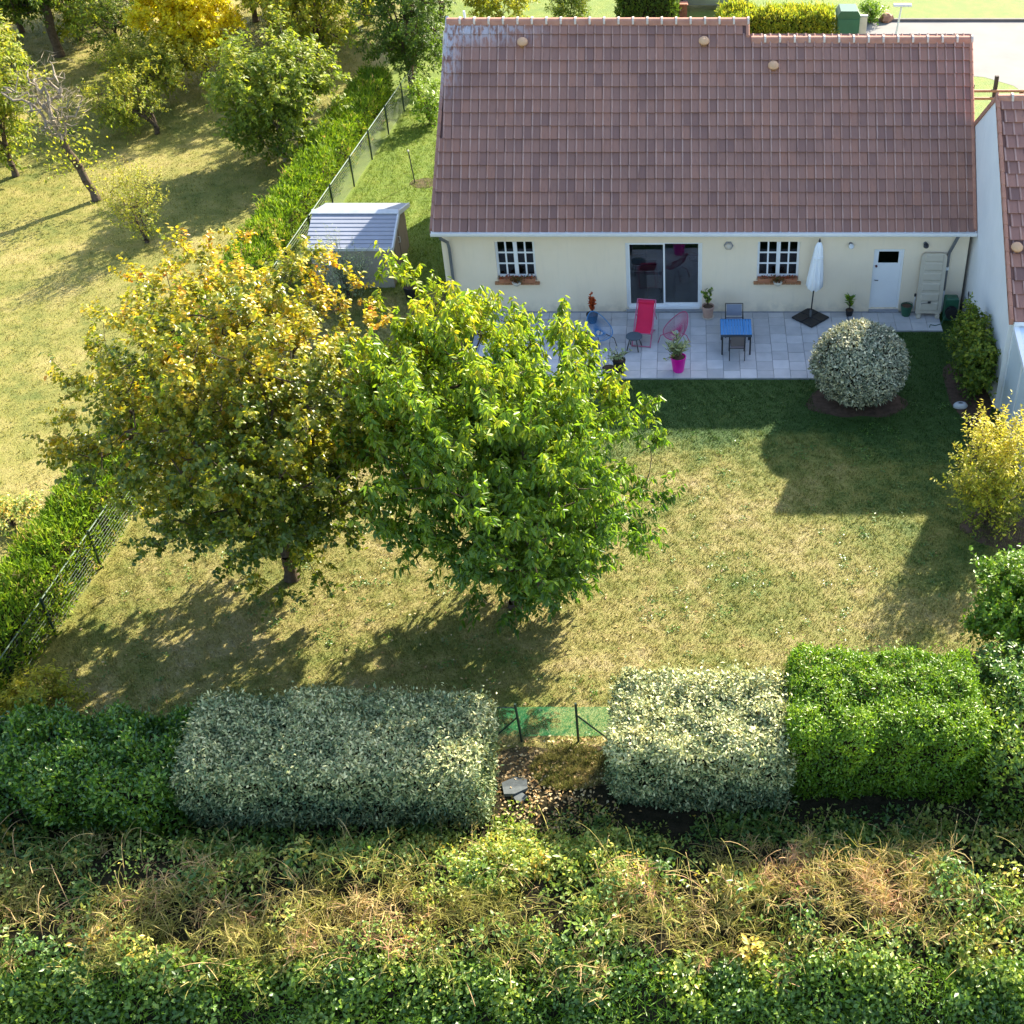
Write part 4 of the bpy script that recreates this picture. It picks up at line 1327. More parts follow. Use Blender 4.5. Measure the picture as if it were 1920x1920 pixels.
# tall beige panel, buckets and boxes by the downpipe
bx, by = 7.72, -0.40
t = thing('beige_panel', 'tall beige plastic panel with a rounded top leaning on the wall', 'panel', (bx, by, PZ))
M = Matrix.Translation(Vector((bx, by, PZ + 0.14))) @ Matrix.Rotation(R(-7.5), 4, 'X') @ Matrix.Rotation(R(1), 4, 'Y')
def rounded(w, h, r, z0=0):
    pts = [(-w, z0), (w, z0)]
    for k in range(6):
        a = math.pi / 2 * k / 5
        pts.append((w - r + r * math.cos(a), h - r + r * math.sin(a)))
    for k in range(6):
        a = math.pi / 2 + math.pi / 2 * k / 5
        pts.append((-w + r + r * math.cos(a), h - r + r * math.sin(a)))
    return pts
b = MB(M); b.prism(rounded(0.40, 2.0, 0.14), 'y', -0.03, 0.05); b.build('shell', 'beige_plastic', t)
b = MB(M)
for z in (0.10, 0.42, 0.76, 1.10, 1.44, 1.72):
    b.add([(-0.29, -0.031, z), (0.29, -0.031, z), (0.29, -0.031, z + 0.26), (-0.29, -0.031, z + 0.26), (-0.26, -0.05, z + 0.03), (0.26, -0.05, z + 0.03), (0.26, -0.05, z + 0.23), (-0.26, -0.05, z + 0.23)],
          [(4, 5, 6, 7), (0, 1, 5, 4), (1, 2, 6, 5), (2, 3, 7, 6), (3, 0, 4, 7)])
b.build('raised_panel', 'beige_plastic', t)
b = MB(M); b.box(-0.09, 0.09, -0.045, -0.0305, 1.90, 1.95); b.build('grip', 'dark_metal', t)
b = MB(M); b.box(-0.05, 0.04, -0.09, -0.0515, 0.36, 0.42); b.tube([(-0.26, -0.056, 0.33), (0.03, -0.06, 0.38)], 0.008, 4); b.build('catch', 'dark_metal', t)
for s in (-0.30, 0.30):
    b = MB(M); b.box(s - 0.06, s + 0.06, -0.12, 0.06, -0.135, -0.002); b.build('foot', 'beige_plastic', t)
t = pot('green_bucket', 'dark green plastic bucket beside the white service door', 'bucket', 7.05, -0.28, 0.19, 0.36, 'green_plastic')
b = MB(); b.tube([(7.05 + 0.19 * math.cos(a), -0.28 + 0.05 * math.cos(a), PZ + 0.36 + 0.12 * math.sin(a)) for a in [math.pi * k / 8 for k in range(9)]], 0.006, 4); b.build('handle', 'dark_metal', t)
t = thing('hose_reel', 'dark green hose reel box at the foot of the downpipe', 'hose reel', (8.42, -0.55, PZ))
b = MB(); b.cbox(8.20, 8.62, -0.62, -0.30, PZ, PZ + 0.78, 0.05); b.build('cabinet', 'green_plastic', t)
b = MB(Matrix.Translation(Vector((8.40, -0.64, PZ + 0.34))) @ Matrix.Rotation(R(90), 4, 'X'))
b.lathe((0, 0, 0), [(0.20, 0.0), (0.20, 0.03), (0.15, 0.035), (0.15, 0.14), (0.20, 0.145), (0.20, 0.17), (0.0, 0.17)], 18); b.build('drum', 'black_plastic', t)
b = MB(); b.tube([(8.25, -0.7, PZ + 0.3), (8.1, -0.85, PZ + 0.02), (7.9, -0.95, PZ + 0.015), (7.75, -0.9, PZ + 0.015), (7.7, -1.05, PZ + 0.015)], 0.014, 5); b.build('hose', 'green_plastic', t)
t = thing('garden_tap', 'small standpipe tap on the wall beside the green bucket', 'tap', (7.32, -0.02, 0.1))
b = MB(); b.tube([(7.32, -0.03, PZ), (7.32, -0.03, 0.62), (7.32, -0.12, 0.62), (7.32, -0.12, 0.55)], 0.014, 6); b.build('pipe', 'white_pvc', t)
b = MB(); b.tube([(7.32, -0.075, 0.62), (7.32, -0.075, 0.70)], 0.035, 8); b.build('knob', 'dark_metal', t)
p = G(1800, 765)
t = thing('garden_lantern', 'low white oval garden ornament with a dark opening by the soil bed', 'ornament', p)
b = MB(Matrix.Translation(p) @ Matrix.Diagonal((1.35, 0.75, 1, 1)))
b.lathe((0, 0, 0), [(0.10, 0.0), (0.15, 0.03), (0.16, 0.10), (0.12, 0.17), (0.065, 0.19), (0.06, 0.15), (0, 0.14)], 18); b.build('body', 'stone', t, smooth=True)
b = MB(Matrix.Translation(p) @ Matrix.Diagonal((1.35, 0.75, 1, 1))); b.lathe((0, 0, 0.165), [(0.055, 0.0), (0.05, 0.012), (0, 0.012)], 12); b.build('opening', 'dark_metal', t)

# ------------------------------------------------------------------ shed
sx0, sx1, sf, sr, sb = -12.3, -9.5, 1.45, 3.05, 4.65      # front eaves, ridge, back eaves
se, st = 1.52, 2.02
shed = thing('garden_shed', 'small grey garden shed with a pitched plank roof', 'shed', (-10.95, 3.05, 0))
b = MB()
b.box(sx0 + 0.1, sx1 - 0.12, sf + 0.12, sf + 0.18, 0.0, se - 0.02)
b.build('front_wall', 'shed_wall', shed)
b = MB(); b.prism([(sf + 0.19, 0), (sb - 0.15, 0), (sb - 0.15, se - 0.02), (sr, st - 0.12), (sf + 0.19, se - 0.02)], 'x', sx1 - 0.18, sx1 - 0.12); b.build('gable_wall', 'shed_brown', shed)
b = MB(); b.prism([(sf + 0.19, 0), (sb - 0.15, 0), (sb - 0.15, se - 0.02), (sr, st - 0.12), (sf + 0.19, se - 0.02)], 'x', sx0 + 0.1, sx0 + 0.16); b.build('gable_wall', 'shed_brown', shed)
b = MB(); b.box(sx1 - 0.117, sx1 - 0.10, sr - 0.75, sr + 0.75, 0.05, 1.50); dr = b.build('door', 'shed_brown', shed)
b = MB(); b.box(sx1 - 0.10, sx1 - 0.088, sr - 0.02, sr + 0.02, 0.05, 1.50); b.build('door_gap', 'shed_dark', dr)
b = MB(); b.tube([(sx1 - 0.10, sr - 0.1, 0.95), (sx1 - 0.04, sr - 0.1, 0.95), (sx1 - 0.04, sr - 0.1, 1.15), (sx1 - 0.10, sr - 0.1, 1.15)], 0.012, 5); b.build('handle', 'white_pvc', dr)
npl = 9
for side, (ya, yb) in enumerate(((sf, sr), (sb, sr))):
    for i in range(npl):
        a, c = i / npl, (i + 1) / npl
        y0, y1 = ya + (yb - ya) * a, ya + (yb - ya) * c
        z0, z1 = se + (st - se) * a, se + (st - se) * c
        b = MB()
        b.add([(sx0, y0, z0 - 0.03), (sx1, y0, z0 - 0.03), (sx1, y0, z0 + 0.022), (sx0, y0, z0 + 0.022), (sx0, y1, z1 - 0.03), (sx1, y1, z1 - 0.03), (sx1, y1, z1 + 0.004), (sx0, y1, z1 + 0.004)],
              [(0, 1, 2, 3), (3, 2, 6, 7), (1, 5, 6, 2), (0, 3, 7, 4), (4, 7, 6, 5), (0, 4, 5, 1)])
        b.build('roof_plank', 'shed_roof', shed)
b = MB(); b.prism([(sr - 0.16, st - 0.02), (sr, st + 0.045), (sr + 0.16, st - 0.02), (sr + 0.16, st - 0.0), (sr, st + 0.075), (sr - 0.16, st + 0.005)], 'x', sx0 - 0.03, sx1 + 0.03); b.build('ridge_cap', 'shed_trim', shed)
for ya, za, yb, zb in ((sf - 0.02, se - 0.02, sr, st + 0.035), (sb + 0.02, se - 0.02, sr, st + 0.035)):
    b = MB()
    b.add([(sx1 + 0.003, ya, za - 0.10), (sx1 + 0.06, ya, za - 0.10), (sx1 + 0.06, ya, za + 0.045), (sx1 + 0.003, ya, za + 0.045), (sx1 + 0.003, yb, zb - 0.16), (sx1 + 0.06, yb, zb - 0.16), (sx1 + 0.06, yb, zb), (sx1 + 0.003, yb, zb)],
          [(0, 1, 2, 3), (3, 2, 6, 7), (1, 5, 6, 2), (0, 3, 7, 4), (4, 7, 6, 5), (0, 4, 5, 1)])
    b.build('barge_board', 'shed_trim', shed)
b = MB(); b.box(sx0 - 0.01, sx1 + 0.03, sf - 0.05, sf - 0.004, se - 0.09, se + 0.01); b.build('eaves_board', 'shed_trim', shed)
t = pot('black_plant_pot', 'black pot with a leafy sapling between the shed and the house corner', 'potted plant', -8.95, 0.95, 0.26, 0.42, 'black_plastic', z=0.0)
plant_in(t, rng, -8.95, 0.95, 0.38, 60, 0.30, 0.8, 0.16, 0.08, 'leaf_privet', arch=0.4, stems=6)

# ------------------------------------------------------------------ wire fence along the left boundary
def fence_x(y):
    return -14.68 + (y + 14.0) * (2.08 / 22.0)
wf = thing('wire_fence', 'green wire mesh fence running beside the conifer hedge', 'fence', (fence_x(0), 0, 0))
y = -17.2
bays = []
step = 2.4
dxs = fence_x(step) - fence_x(0)
b = MB()
for k in range(25):
    yy = step * k / 25
    xx = dxs * k / 25
    b.tube([(xx, yy, 0.03), (xx, yy, 1.12)], 0.003, 3, caps=False)
for k in range(12):
    z = 0.05 + 1.07 * k / 11
    b.tube([(0, 0, z), (dxs, step, z)], 0.003, 3, caps=False)
pm = bpy.data.meshes.new('mesh_panel')
pm.from_pydata([tuple(v) for v in b.v], [], b.f)
pm.materials.append(MATS['green_wire'])
b = MB(); b.tube([(0, 0, 1.14), (dxs, step, 1.14)], 0.018, 5)
rm = bpy.data.meshes.new('top_rail')
rm.from_pydata([tuple(v) for v in b.v], [], b.f)
rm.materials.append(MATS['pale_green_wire'])
b = MB(); b.tube([(0, 0, 0), (0, 0, 1.22)], 0.028, 6)
qm = bpy.data.meshes.new('post')
qm.from_pydata([tuple(v) for v in b.v], [], b.f)
qm.materials.append(MATS['post_green'])
while y < 16.5:
    link('post', qm, (fence_x(y) + 0.03, y, 0), wf)
    link('mesh_panel', pm, (fence_x(y), y, 0), wf)
    link('top_rail', rm, (fence_x(y), y, 0), wf)
    y += step
link('post', qm, (fence_x(y) + 0.03, y, 0), wf)

# net fence closing the gap between the clipped hedges
nf = thing('net_fence', 'low green netting fence with braced posts between the clipped hedges', 'fence', (-2.8, -17.95, 0))
for xa, xb in ((-4.6, -3.52), (-3.52, -2.30), (-2.30, -1.0)):
    b = MB()
    nx_ = 8
    vs, fs = [], []
    for i in range(nx_ + 1):
        u = i / nx_
        x = xa + (xb - xa) * u
        bow = 0.03 * math.sin(u * math.pi)
        for z in (0.12, 0.55, 1.05):
            vs.append((x + 0.002, -17.97 + bow + (0.02 if z == 0.55 else 0), z - (0.02 * math.sin(u * math.pi) if z > 1 else 0)))
    for i in range(nx_):
        for k in range(2):
            a = i * 3 + k
            fs.append((a, a + 3, a + 4, a + 1))
    b.add(vs, fs)
    b.build('netting', 'net', nf)
for x, lean, top_z in ((-3.52, -0.05, 1.18), (-2.30, 0.0, 1.20)):
    b = MB(); b.tube([(x, -18.0, 0), (x + lean, -18.0, top_z)], 0.028, 6); b.build('post', 'post_green', nf)
b = MB(); b.tube([(-3.56, -18.02, 0.78), (-4.20, -18.05, 0.05)], 0.02, 5); b.build('brace', 'post_green', nf)
b = MB(); b.tube([(-2.29, -18.02, 0.85), (-1.62, -18.05, 0.10)], 0.02, 5); b.build('brace', 'post_green', nf)
b = MB(); b.tube([(-4.6, -17.99, 1.06), (-3.55, -17.99, 1.06)], 0.014, 5); b.build('top_wire', 'post_green', nf)
p = G(965, 1478)
t = thing('grey_slab', 'grey stone slab lying in the leaf litter by the netting fence', 'stone', p)
b = MB(Matrix.Translation(p) @ Matrix.Rotation(R(20), 4, 'Z') @ Matrix.Rotation(R(-8), 4, 'X') @ Matrix.Scale(0.8, 4))
b.prism([(-0.32, -0.2), (-0.05, -0.3), (0.30, -0.22), (0.36, 0.10), (0.12, 0.30), (-0.28, 0.24)], 'z', 0.0, 0.10)
b.build('slab_stone', 'dark_stone', t)
b = MB(Matrix.Translation(p + Vector((0.15, -0.3, 0.0))) @ Matrix.Rotation(R(40), 4, 'Z'))
b.prism([(-0.12, -0.1), (0.14, -0.08), (0.10, 0.12), (-0.1, 0.1)], 'z', 0.0, 0.07)
b.build('broken_corner', 'dark_stone', t)
# stake with its sapling
p = G(778, 343)
t = thing('stake', 'dark garden stake standing in a ring of bare earth', 'stake', p)
b = MB(); b.tube([p, p + Vector((-0.08, 0, 1.25))], 0.022, 6); b.build('shaft', 'dark_metal', t)
b = MB(); b.lathe(p + Vector((-0.085, 0, 1.24)), [(0.03, 0), (0.045, 0.03), (0.03, 0.07), (0, 0.08)], 8); b.build('cap', 'cream_pot', t)

# ------------------------------------------------------------------ beyond the house
# lamp standing on the street side
p = Vector((8.95, 20.0, 0))
t = thing('street_lamp', 'thin street lamp with a flat white head behind the roof', 'street lamp', p)
b = MB(); b.tube([p, p + Vector((0.10, 0, 1.6)), p + Vector((0.25, 0, 3.15))], [0.06, 0.05, 0.035], 8); b.build('pole', 'lamp_white', t)
hp = p + Vector((0.25, 0, 3.15))
b = MB(); b.cbox(hp.x - 0.35, hp.x + 0.42, hp.y - 0.12, hp.y + 0.12, hp.z, hp.z + 0.09, 0.03); hd = b.build('lamp_head', 'lamp_white', t)
b = MB(); b.box(hp.x - 0.30, hp.x + 0.37, hp.y - 0.09, hp.y + 0.09, hp.z - 0.015, hp.z - 0.001); b.build('lens', 'lens', hd)
# green cabinet
t = thing('utility_cabinet', 'tall dark green cabinet beside the street hedge', 'cabinet', (7.3, 22.3, 0))
b = MB(); b.box(6.75, 7.72, 21.9, 22.8, 0.0, 2.05); b.build('body', 'green_paint', t)
b = MB(); b.prism([(6.70, 2.052), (7.77, 2.052), (7.60, 2.32), (6.86, 2.32)], 'y', 21.85, 22.85); b.build('roof', 'green_plastic', t)
b = MB(); b.box(6.80, 7.67, 21.875, 21.898, 0.1, 1.95); b.build('door', 'green_paint', t)
t = thing('grey_post', 'pale grey board beside the tall green cabinet', 'post', (7.95, 22.6, 0))
b = MB(); b.cbox(7.80, 8.12, 22.4, 22.5, 0, 1.9, 0.03); b.build('board', 'cream_pot', t)
b = MB(); b.box(7.78, 8.14, 22.38, 22.52, 1.905, 1.96); b.build('cap', 'stone', t)
# timber rails by the drive
t = thing('timber_screen', 'brown timber post and rails beside the roof of the white house', 'fence', (11.8, 13.0, 0))
for z in (2.15, 1.85):
    b = MB(); b.box(10.6, 13.2, 12.96, 13.04, z, z + 0.09); b.build('rail', 'timber', t)
for x in (10.8, 12.05, 13.1):
    b = MB(); b.box(x - 0.07, x + 0.07, 13.045, 13.18, 0, 2.75 if x == 12.05 else 2.2); b.build('post', 'timber_dark', t)
b = MB(); b.box(11.15, 11.35, 13.6, 13.75, 0, 2.2); b.build('post', 'timber_dark', t)
# parked car, only its flank in the picture
p = G(1312, 22)
t = thing('parked_car', 'dark silver car parked beyond the house by the brick pier', 'car', p)
M = rotz((p.x + 0.3, p.y + 0.9, 0), 0)
b = MB(M)
body = [(-2.1, 0.30), (2.1, 0.30), (2.12, 0.62), (1.95, 0.85), (1.05, 0.95), (0.55, 1.42), (-1.05, 1.45), (-1.75, 1.0), (-2.1, 0.92)]
b.prism(body, 'y', -0.86, 0.86)
bd = b.build('body', 'car_paint', t)
for s in (-0.868, 0.862):
    b = MB(M); b.prism([(0.95, 0.97), (0.50, 1.36), (-0.95, 1.38), (-1.45, 1.02)], 'y', s, s + 0.006); b.build('side_window', 'dark_glass', t)
for x in (-1.35, 1.35):
    for s in (-0.87, 0.70):
        b = MB(M @ Matrix.Translation(Vector((x, s, 0.32))) @ Matrix.Rotation(R(-90), 4, 'X'))
        b.lathe((0, 0, 0), [(0.20, -0.01), (0.31, 0.0), (0.32, 0.03), (0.32, 0.15), (0.30, 0.18)], 18)
        wh = b.build('wheel', 'rubber', t)
        b = MB(M @ Matrix.Translation(Vector((x, s, 0.32))) @ Matrix.Rotation(R(-90), 4, 'X'))
        b.lathe((0, 0, 0), [(0.05, -0.03), (0.19, -0.015), (0.2, 0.0)], 12)
        b.build('rim', 'chrome', wh)
for s in (-0.6, 0.6):
    b = MB(M); b.box(2.10, 2.14, s - 0.2, s + 0.2, 0.62, 0.76); b.build('headlight', 'lens', t)
b = MB(M); b.box(-2.16, -2.08, -0.84, 0.84, 0.34, 0.52); b.build('bumper', 'rubber', t)
p = G(1281, 34)
t = thing('brick_pier', 'short red brick gate pier beyond the ridge', 'pier', p)
for k in range(8):
    b = MB()
    o_ = 0.0 if k % 2 else 0.015
    b.box(p.x - 0.19 + o_, p.x - 0.005, p.y - 0.19, p.y + 0.19, 0.085 * k, 0.085 * k + 0.075)
    b.box(p.x + 0.005, p.x + 0.19 - o_, p.y - 0.19, p.y + 0.19, 0.085 * k, 0.085 * k + 0.075)
    b.build('brick_course', 'brick', t)
b = MB(); b.prism([(p.x - 0.24, 0.685), (p.x + 0.24, 0.685), (p.x + 0.2, 0.74), (p.x - 0.2, 0.74)], 'y', p.y - 0.24, p.y + 0.24); b.build('coping', 'brick', t)
p = G(1661, 40)
t = thing('boulder', 'small brown boulder on the verge across the street', 'rock', p)
rb = random.Random(3)
b = MB(); b.lathe(p, [(0.28, 0.0), (0.34, 0.12), (0.27, 0.30), (0.12, 0.40), (0, 0.42)], 9, wob=lambda a, i: 1 + 0.18 * math.sin(3 * a + i)); b.build('stone_body', 'timber', t)

# ------------------------------------------------------------------ trees
def grow(rng, base, fork, targets, limbs=5, r0=0.12, bend=0.12):
    """branch skeleton: trunk, limbs, then every twig joins the nearest wood; returns nodes, parents, radii"""
    base, fork = np.array(base, float), np.array(fork, float)
    P, par = [base], [-1]
    nt_ = 6
    for i in range(1, nt_ + 1):
        p = base + (fork - base) * i / nt_ + rng.normal(0, 0.03, 3) * (i < nt_)
        P.append(p); par.append(len(P) - 2)
    trunk_n = len(P)
    cen = targets.mean(0)
    ang0 = rng.uniform(0, 6.28)
    for k in range(limbs):
        a = ang0 + 2 * math.pi * k / limbs + rng.normal(0, 0.2)
        d = np.array([math.cos(a), math.sin(a), 0])
        proj = (targets - fork) @ d
        far = targets[np.argsort(proj)[-max(3, len(targets) // 10)]]
        end = fork + (far - fork) * 0.62
        end[2] += 0.12 * (cen[2] - base[2])
        prev = trunk_n - 1
        for i in range(1, 6):
            u = i / 5
            p = fork + (end - fork) * u + np.array([0, 0, 0.25 * math.sin(u * math.pi) * (cen[2] - fork[2])]) * 0.5 + rng.normal(0, 0.05, 3)
            P.append(p); par.append(prev); prev = len(P) - 1
    prev = trunk_n - 1
    topz = targets[:, 2].max()
    for i in range(1, 6):
        u = i / 5 * 0.75
        p = fork + np.array([cen[0] - fork[0], cen[1] - fork[1], 0]) * u + np.array([0, 0, (topz - fork[2]) * u]) + rng.normal(0, 0.06, 3)
        P.append(p); par.append(prev); prev = len(P) - 1
    order = np.argsort(np.linalg.norm(targets - fork, axis=1))
    tips = {}
    for ti in order:
        t = targets[ti]
        Q = np.array(P[trunk_n - 1:])
        d = np.linalg.norm(Q - t, axis=1)
        pen = np.maximum(0, np.linalg.norm(Q - fork, axis=1) - np.linalg.norm(t - fork)) * 1.5
        j = int(np.argmin(d + pen)) + trunk_n - 1
        s = P[j]
        L = np.linalg.norm(t - s)
        n = 3 if L > 0.8 else 2
        side = rng.normal(0, bend * L, 3)
        prev = j
        for i in range(1, n + 1):
            u = i / n
            p = s + (t - s) * u + side * math.sin(u * math.pi) - np.array([0, 0, 0.10 * L * math.sin(u * math.pi)])
            P.append(p); par.append(prev); prev = len(P) - 1
        tips[ti] = prev
    n = len(P)
    w = np.zeros(n)
    for t in tips.values():
        w[t] = max(w[t], 0.0) + 1.0
    for i in range(n - 1, 0, -1):
        if w[i] == 0:
            w[i] = 0.5
        w[par[i]] += w[i]
    rad = np.sqrt(w / w[0]) * r0
    rad = np.maximum(rad, 0.006)
    for i in range(trunk_n):
        rad[i] = max(rad[i], r0 * (1.0 - 0.3 * i / trunk_n)) * (1.35 if i == 0 else 1.0)
    return np.array(P), np.array(par), rad, trunk_n
def wood_mesh(name, P, par, rad, idx, mname, parent, sides=6):
    idx = np.array([i for i in idx if par[i] >= 0])
    a, b = P[par[idx]], P[idx]
    ra, rb = rad[par[idx]], rad[idx]
    ra = np.minimum(ra, rb * 1.6 + 0.004)
    t = unit(b - a)
    ref = np.where(np.abs(t[:, 2:3]) < 0.9, np.array([[0, 0, 1.0]]), np.array([[1.0, 0, 0]]))
    u = unit(np.cross(t, ref))
    w = np.cross(t, u)
    b = b + t * np.minimum(rb, 0.03)[:, None]
    ang = np.arange(sides) * 2 * np.pi / sides
    ca, sa = np.cos(ang)[None, :, None], np.sin(ang)[None, :, None]
    ringd = u[:, None, :] * ca + w[:, None, :] * sa
    A = a[:, None, :] + ringd * ra[:, None, None]
    B = b[:, None, :] + ringd * rb[:, None, None]
    V = np.concatenate([A, B], 1).reshape(-1, 3)
    m = len(idx)
    k = np.arange(sides)
    quad = np.stack([k, (k + 1) % sides, (k + 1) % sides + sides, k + sides], 1)
    F = (np.arange(m)[:, None, None] * 2 * sides + quad[None]).reshape(-1, 4)
    return np_mesh(name, V, F, mname, parent, None, tuple(ORG[parent.name]), smooth=True)
def crown_points(rng, n, c, r, egg=0.0, inner=2.2, noise=None, amp=0.16, zmin=None):
    """points inside an uneven crown; egg > 0 narrows it downwards"""
    d = unit(rng.normal(size=(n, 3)))
    rad = rng.uniform(0, 1, n) ** (1 / inner)
    if noise is not None:
        rad = rad * (1 + amp * noise(d * 3.0))
    q = d * rad[:, None]
    low = np.clip(-q[:, 2], 0, 1)
    q[:, :2] *= (1 - egg * low ** 1.2)[:, None]
    P = np.array(c) + q * np.array(r)
    if zmin is not None:
        P[:, 2] = np.maximum(P[:, 2], zmin + rng.uniform(0, 0.3, n))
    return P
def shoots(rng, T, centre, n_sh, length, up, n_leaf, spread=0.55, out=0.8):
    """leafy shoots around every twig end: leaf bases, shoot direction and place along the shoot"""
    m = len(T) * n_sh
    base = np.repeat(T, n_sh, axis=0) + rng.normal(0, length * 0.22, (m, 3))
    d = unit(base - centre) * out + rng.normal(size=(m, 3)) * spread + np.array([0, 0, up])
    d = unit(d)
    ln = length * rng.uniform(0.5, 1.25, m)
    u = (np.tile(np.arange(n_leaf), (m, 1)) + rng.uniform(0, 1, (m, n_leaf))) / n_leaf
    droop = np.array([0, 0, -0.28])
    C = base[:, None, :] + d[:, None, :] * (u * ln[:, None])[:, :, None] + droop * ((u ** 2) * ln[:, None] * (1.0 - np.abs(d[:, 2:3])))[:, :, None]
    D = np.repeat(d[:, None, :], n_leaf, 1)
    return C.reshape(-1, 3), D.reshape(-1, 3), u.reshape(-1), base, d, ln
def twig_mesh(name, base, d, ln, mname, parent, r=0.005):
    """thin woody shoots, three-sided"""
    ref = np.array([[0.3, 0.5, 0.8]])
    u = unit(np.cross(d, ref))
    w = np.cross(d, u)
    ang = np.arange(3) * 2 * np.pi / 3
    ring = u[:, None, :] * np.cos(ang)[None, :, None] + w[:, None, :] * np.sin(ang)[None, :, None]
    A = base[:, None, :] + ring * r
    tip = (base + d * ln[:, None])[:, None, :]
    V = np.concatenate([A, tip], 1).reshape(-1, 3)
    F = np.array([[0, 1, 3], [1, 2, 3], [2, 0, 3]])
    F = (np.arange(len(base))[:, None, None] * 4 + F[None]).reshape(-1, 3)
    return np_mesh(name, V, F, mname, parent, None, tuple(ORG[parent.name]))
def tree(name, label, seed, base, c, r, n_t, n_sh, n_leaf, length, L, W, leafm, tintf, fork_h=0.8, r0=0.12, egg=0.0, up=0.3, droop=0.0,
         bark='bark', group=None, limbs=5, shape='oval', curl=0.15, zmin=None, lean=(0, 0), cat='tree', extra=None, inner=2.2, twigs=True, amp=0.16, spread=0.55, shear=(0, 0), clump=0.0):
    rng = np.random.default_rng(seed)
    base = Vector(base)
    t = thing(name, label, cat, base, group)
    nz = Fbm(rng, 2.2)
    T = crown_points(rng, n_t, c, r, egg, inner, nz, amp, zmin)
    if clump:
        v = Fbm(rng, 2.0)(T)
        T = T[v > np.quantile(v, clump)]
    T[:, 0] += shear[0] * (T[:, 2] - c[2])
    T[:, 1] += shear[1] * (T[:, 2] - c[2])
    if extra is not None:
        T = np.concatenate([T, extra(rng)])
    fork = base + Vector((lean[0], lean[1], fork_h))
    P, par, rad, tn = grow(rng, base, fork, T, limbs, r0)
    wood_mesh('trunk', P, par, rad, range(1, tn), bark, t, 8)
    wood_mesh('branches', P, par, rad, range(tn, len(P)), bark, t, 5)
    cc = np.array(c) - np.array([0, 0, r[2] * 0.35])
    C, D, u, sb_, sd_, sl_ = shoots(rng, T, cc, n_sh, length, up, n_leaf, spread)
    if twigs:
        tag(twig_mesh('twigs', sb_, sd_, sl_, bark, t), kind='stuff')
    n = len(C)
    side = unit(np.cross(D, rng.normal(size=(n, 3))))
    A = unit(D * 0.45 + side * 0.9 + np.array([0, 0, -1.0]) * droop + rng.normal(size=(n, 3)) * 0.2)
    N = unit(np.array([0, 0, 1.0]) + rng.normal(size=(n, 3)) * 0.55 + unit(C - np.array(c)) * 0.35)
    if zmin is not None:
        C[:, 2] = np.maximum(C[:, 2], 0.12)
    q = (C - np.array(c)) / np.array(r)
    tint = tintf(rng, C, q, u)
    leaves('crown', rng, C, A, N, L * rng.uniform(0.65, 1.2, n), W * rng.uniform(0.65, 1.2, n), tint, leafm, t, 0.16, curl, shape)
    return t

# autumn maple
def tint_maple(rng, C, q, u):
    nz = Fbm(rng, 1.6)
    v = 0.30 + 0.20 * q[:, 2] + 0.12 * q[:, 1] - 0.05 * q[:, 0] + 0.24 * nz(C) + rng.normal(0, 0.15, len(C))
    return v
def maple_top(rng):
    pts = []
    for px, py in ((238, 478), (182, 560), (345, 520), (440, 408), (400, 470), (520, 440), (600, 455), (650, 500), (300, 470), (140, 720), (125, 830), (690, 560)):
        p = G(px + 12, py + 45, 6.6)
        if py > 600:
            p = G(px + 40, py, 4.2)
        pts.append((p.x, p.y, p.z))
    for px, py, z in ((430, 1050, 1.3), (480, 1090, 1.1), (530, 1105, 1.0), (600, 1080, 1.1), (340, 1000, 1.6), (650, 1010, 1.6), (690, 950, 2.0), (570, 1040, 1.6), (400, 980, 2.0), (300, 950, 2.2), (640, 930, 2.6), (500, 1010, 1.9)):
        p = G(px, py, z)
        pts.append((p.x, p.y, p.z))
    return np.array(pts)
tree('maple_tree', 'large maple with yellow and orange autumn leaves beside the green tree', 101, G(548, 1085), (-9.85, -12.6, 4.65), (3.45, 3.3, 3.7), 640, 6, 18, 0.50, 0.120, 0.090,
     'leaf_maple', tint_maple, fork_h=1.3, r0=0.16, egg=0.42, up=0.55, droop=0.35, limbs=6, extra=maple_top, zmin=0.75, amp=0.16, clump=0.10)
# cherry
def tint_cherry(rng, C, q, u):
    nz = Fbm(rng, 1.4)
    return 0.42 + 0.24 * q[:, 2] + 0.10 * q[:, 1] + 0.14 * nz(C) + rng.normal(0, 0.11, len(C)) + 0.25 * (rng.uniform(0, 1, len(C)) > 0.975)
def cherry_top(rng):
    pts = []
    for px, py, z in ((745, 475, 6.9), (790, 490, 6.8), (850, 515, 6.6), (915, 570, 6.2), (975, 580, 6.3), (1075, 620, 5.6), (1215, 730, 4.3), (1250, 900, 3.0), (1195, 970, 2.4), (1150, 690, 5.0),
                     (960, 1180, 1.0), (1050, 1140, 1.0), (900, 1150, 1.2), (715, 560, 6.3), (1230, 800, 3.8)):
        p = G(px - 10, py + 35 if py < 1000 else py - 40, z)
        pts.append((p.x, p.y, p.z))
    return np.array(pts)
tree('cherry_tree', 'large bright green cherry tree with long drooping leaves on the lawn', 102, G(968, 1138), (-4.05, -13.25, 4.15), (3.05, 3.4, 3.3), 640, 6, 15, 0.56, 0.190, 0.072,
     'leaf_cherry', tint_cherry, fork_h=0.9, r0=0.15, egg=0.38, up=0.75, droop=0.95, limbs=6, extra=cherry_top, zmin=0.6, curl=0.3, amp=0.15, spread=0.45, shear=(-0.30, 0.10), clump=0.08)

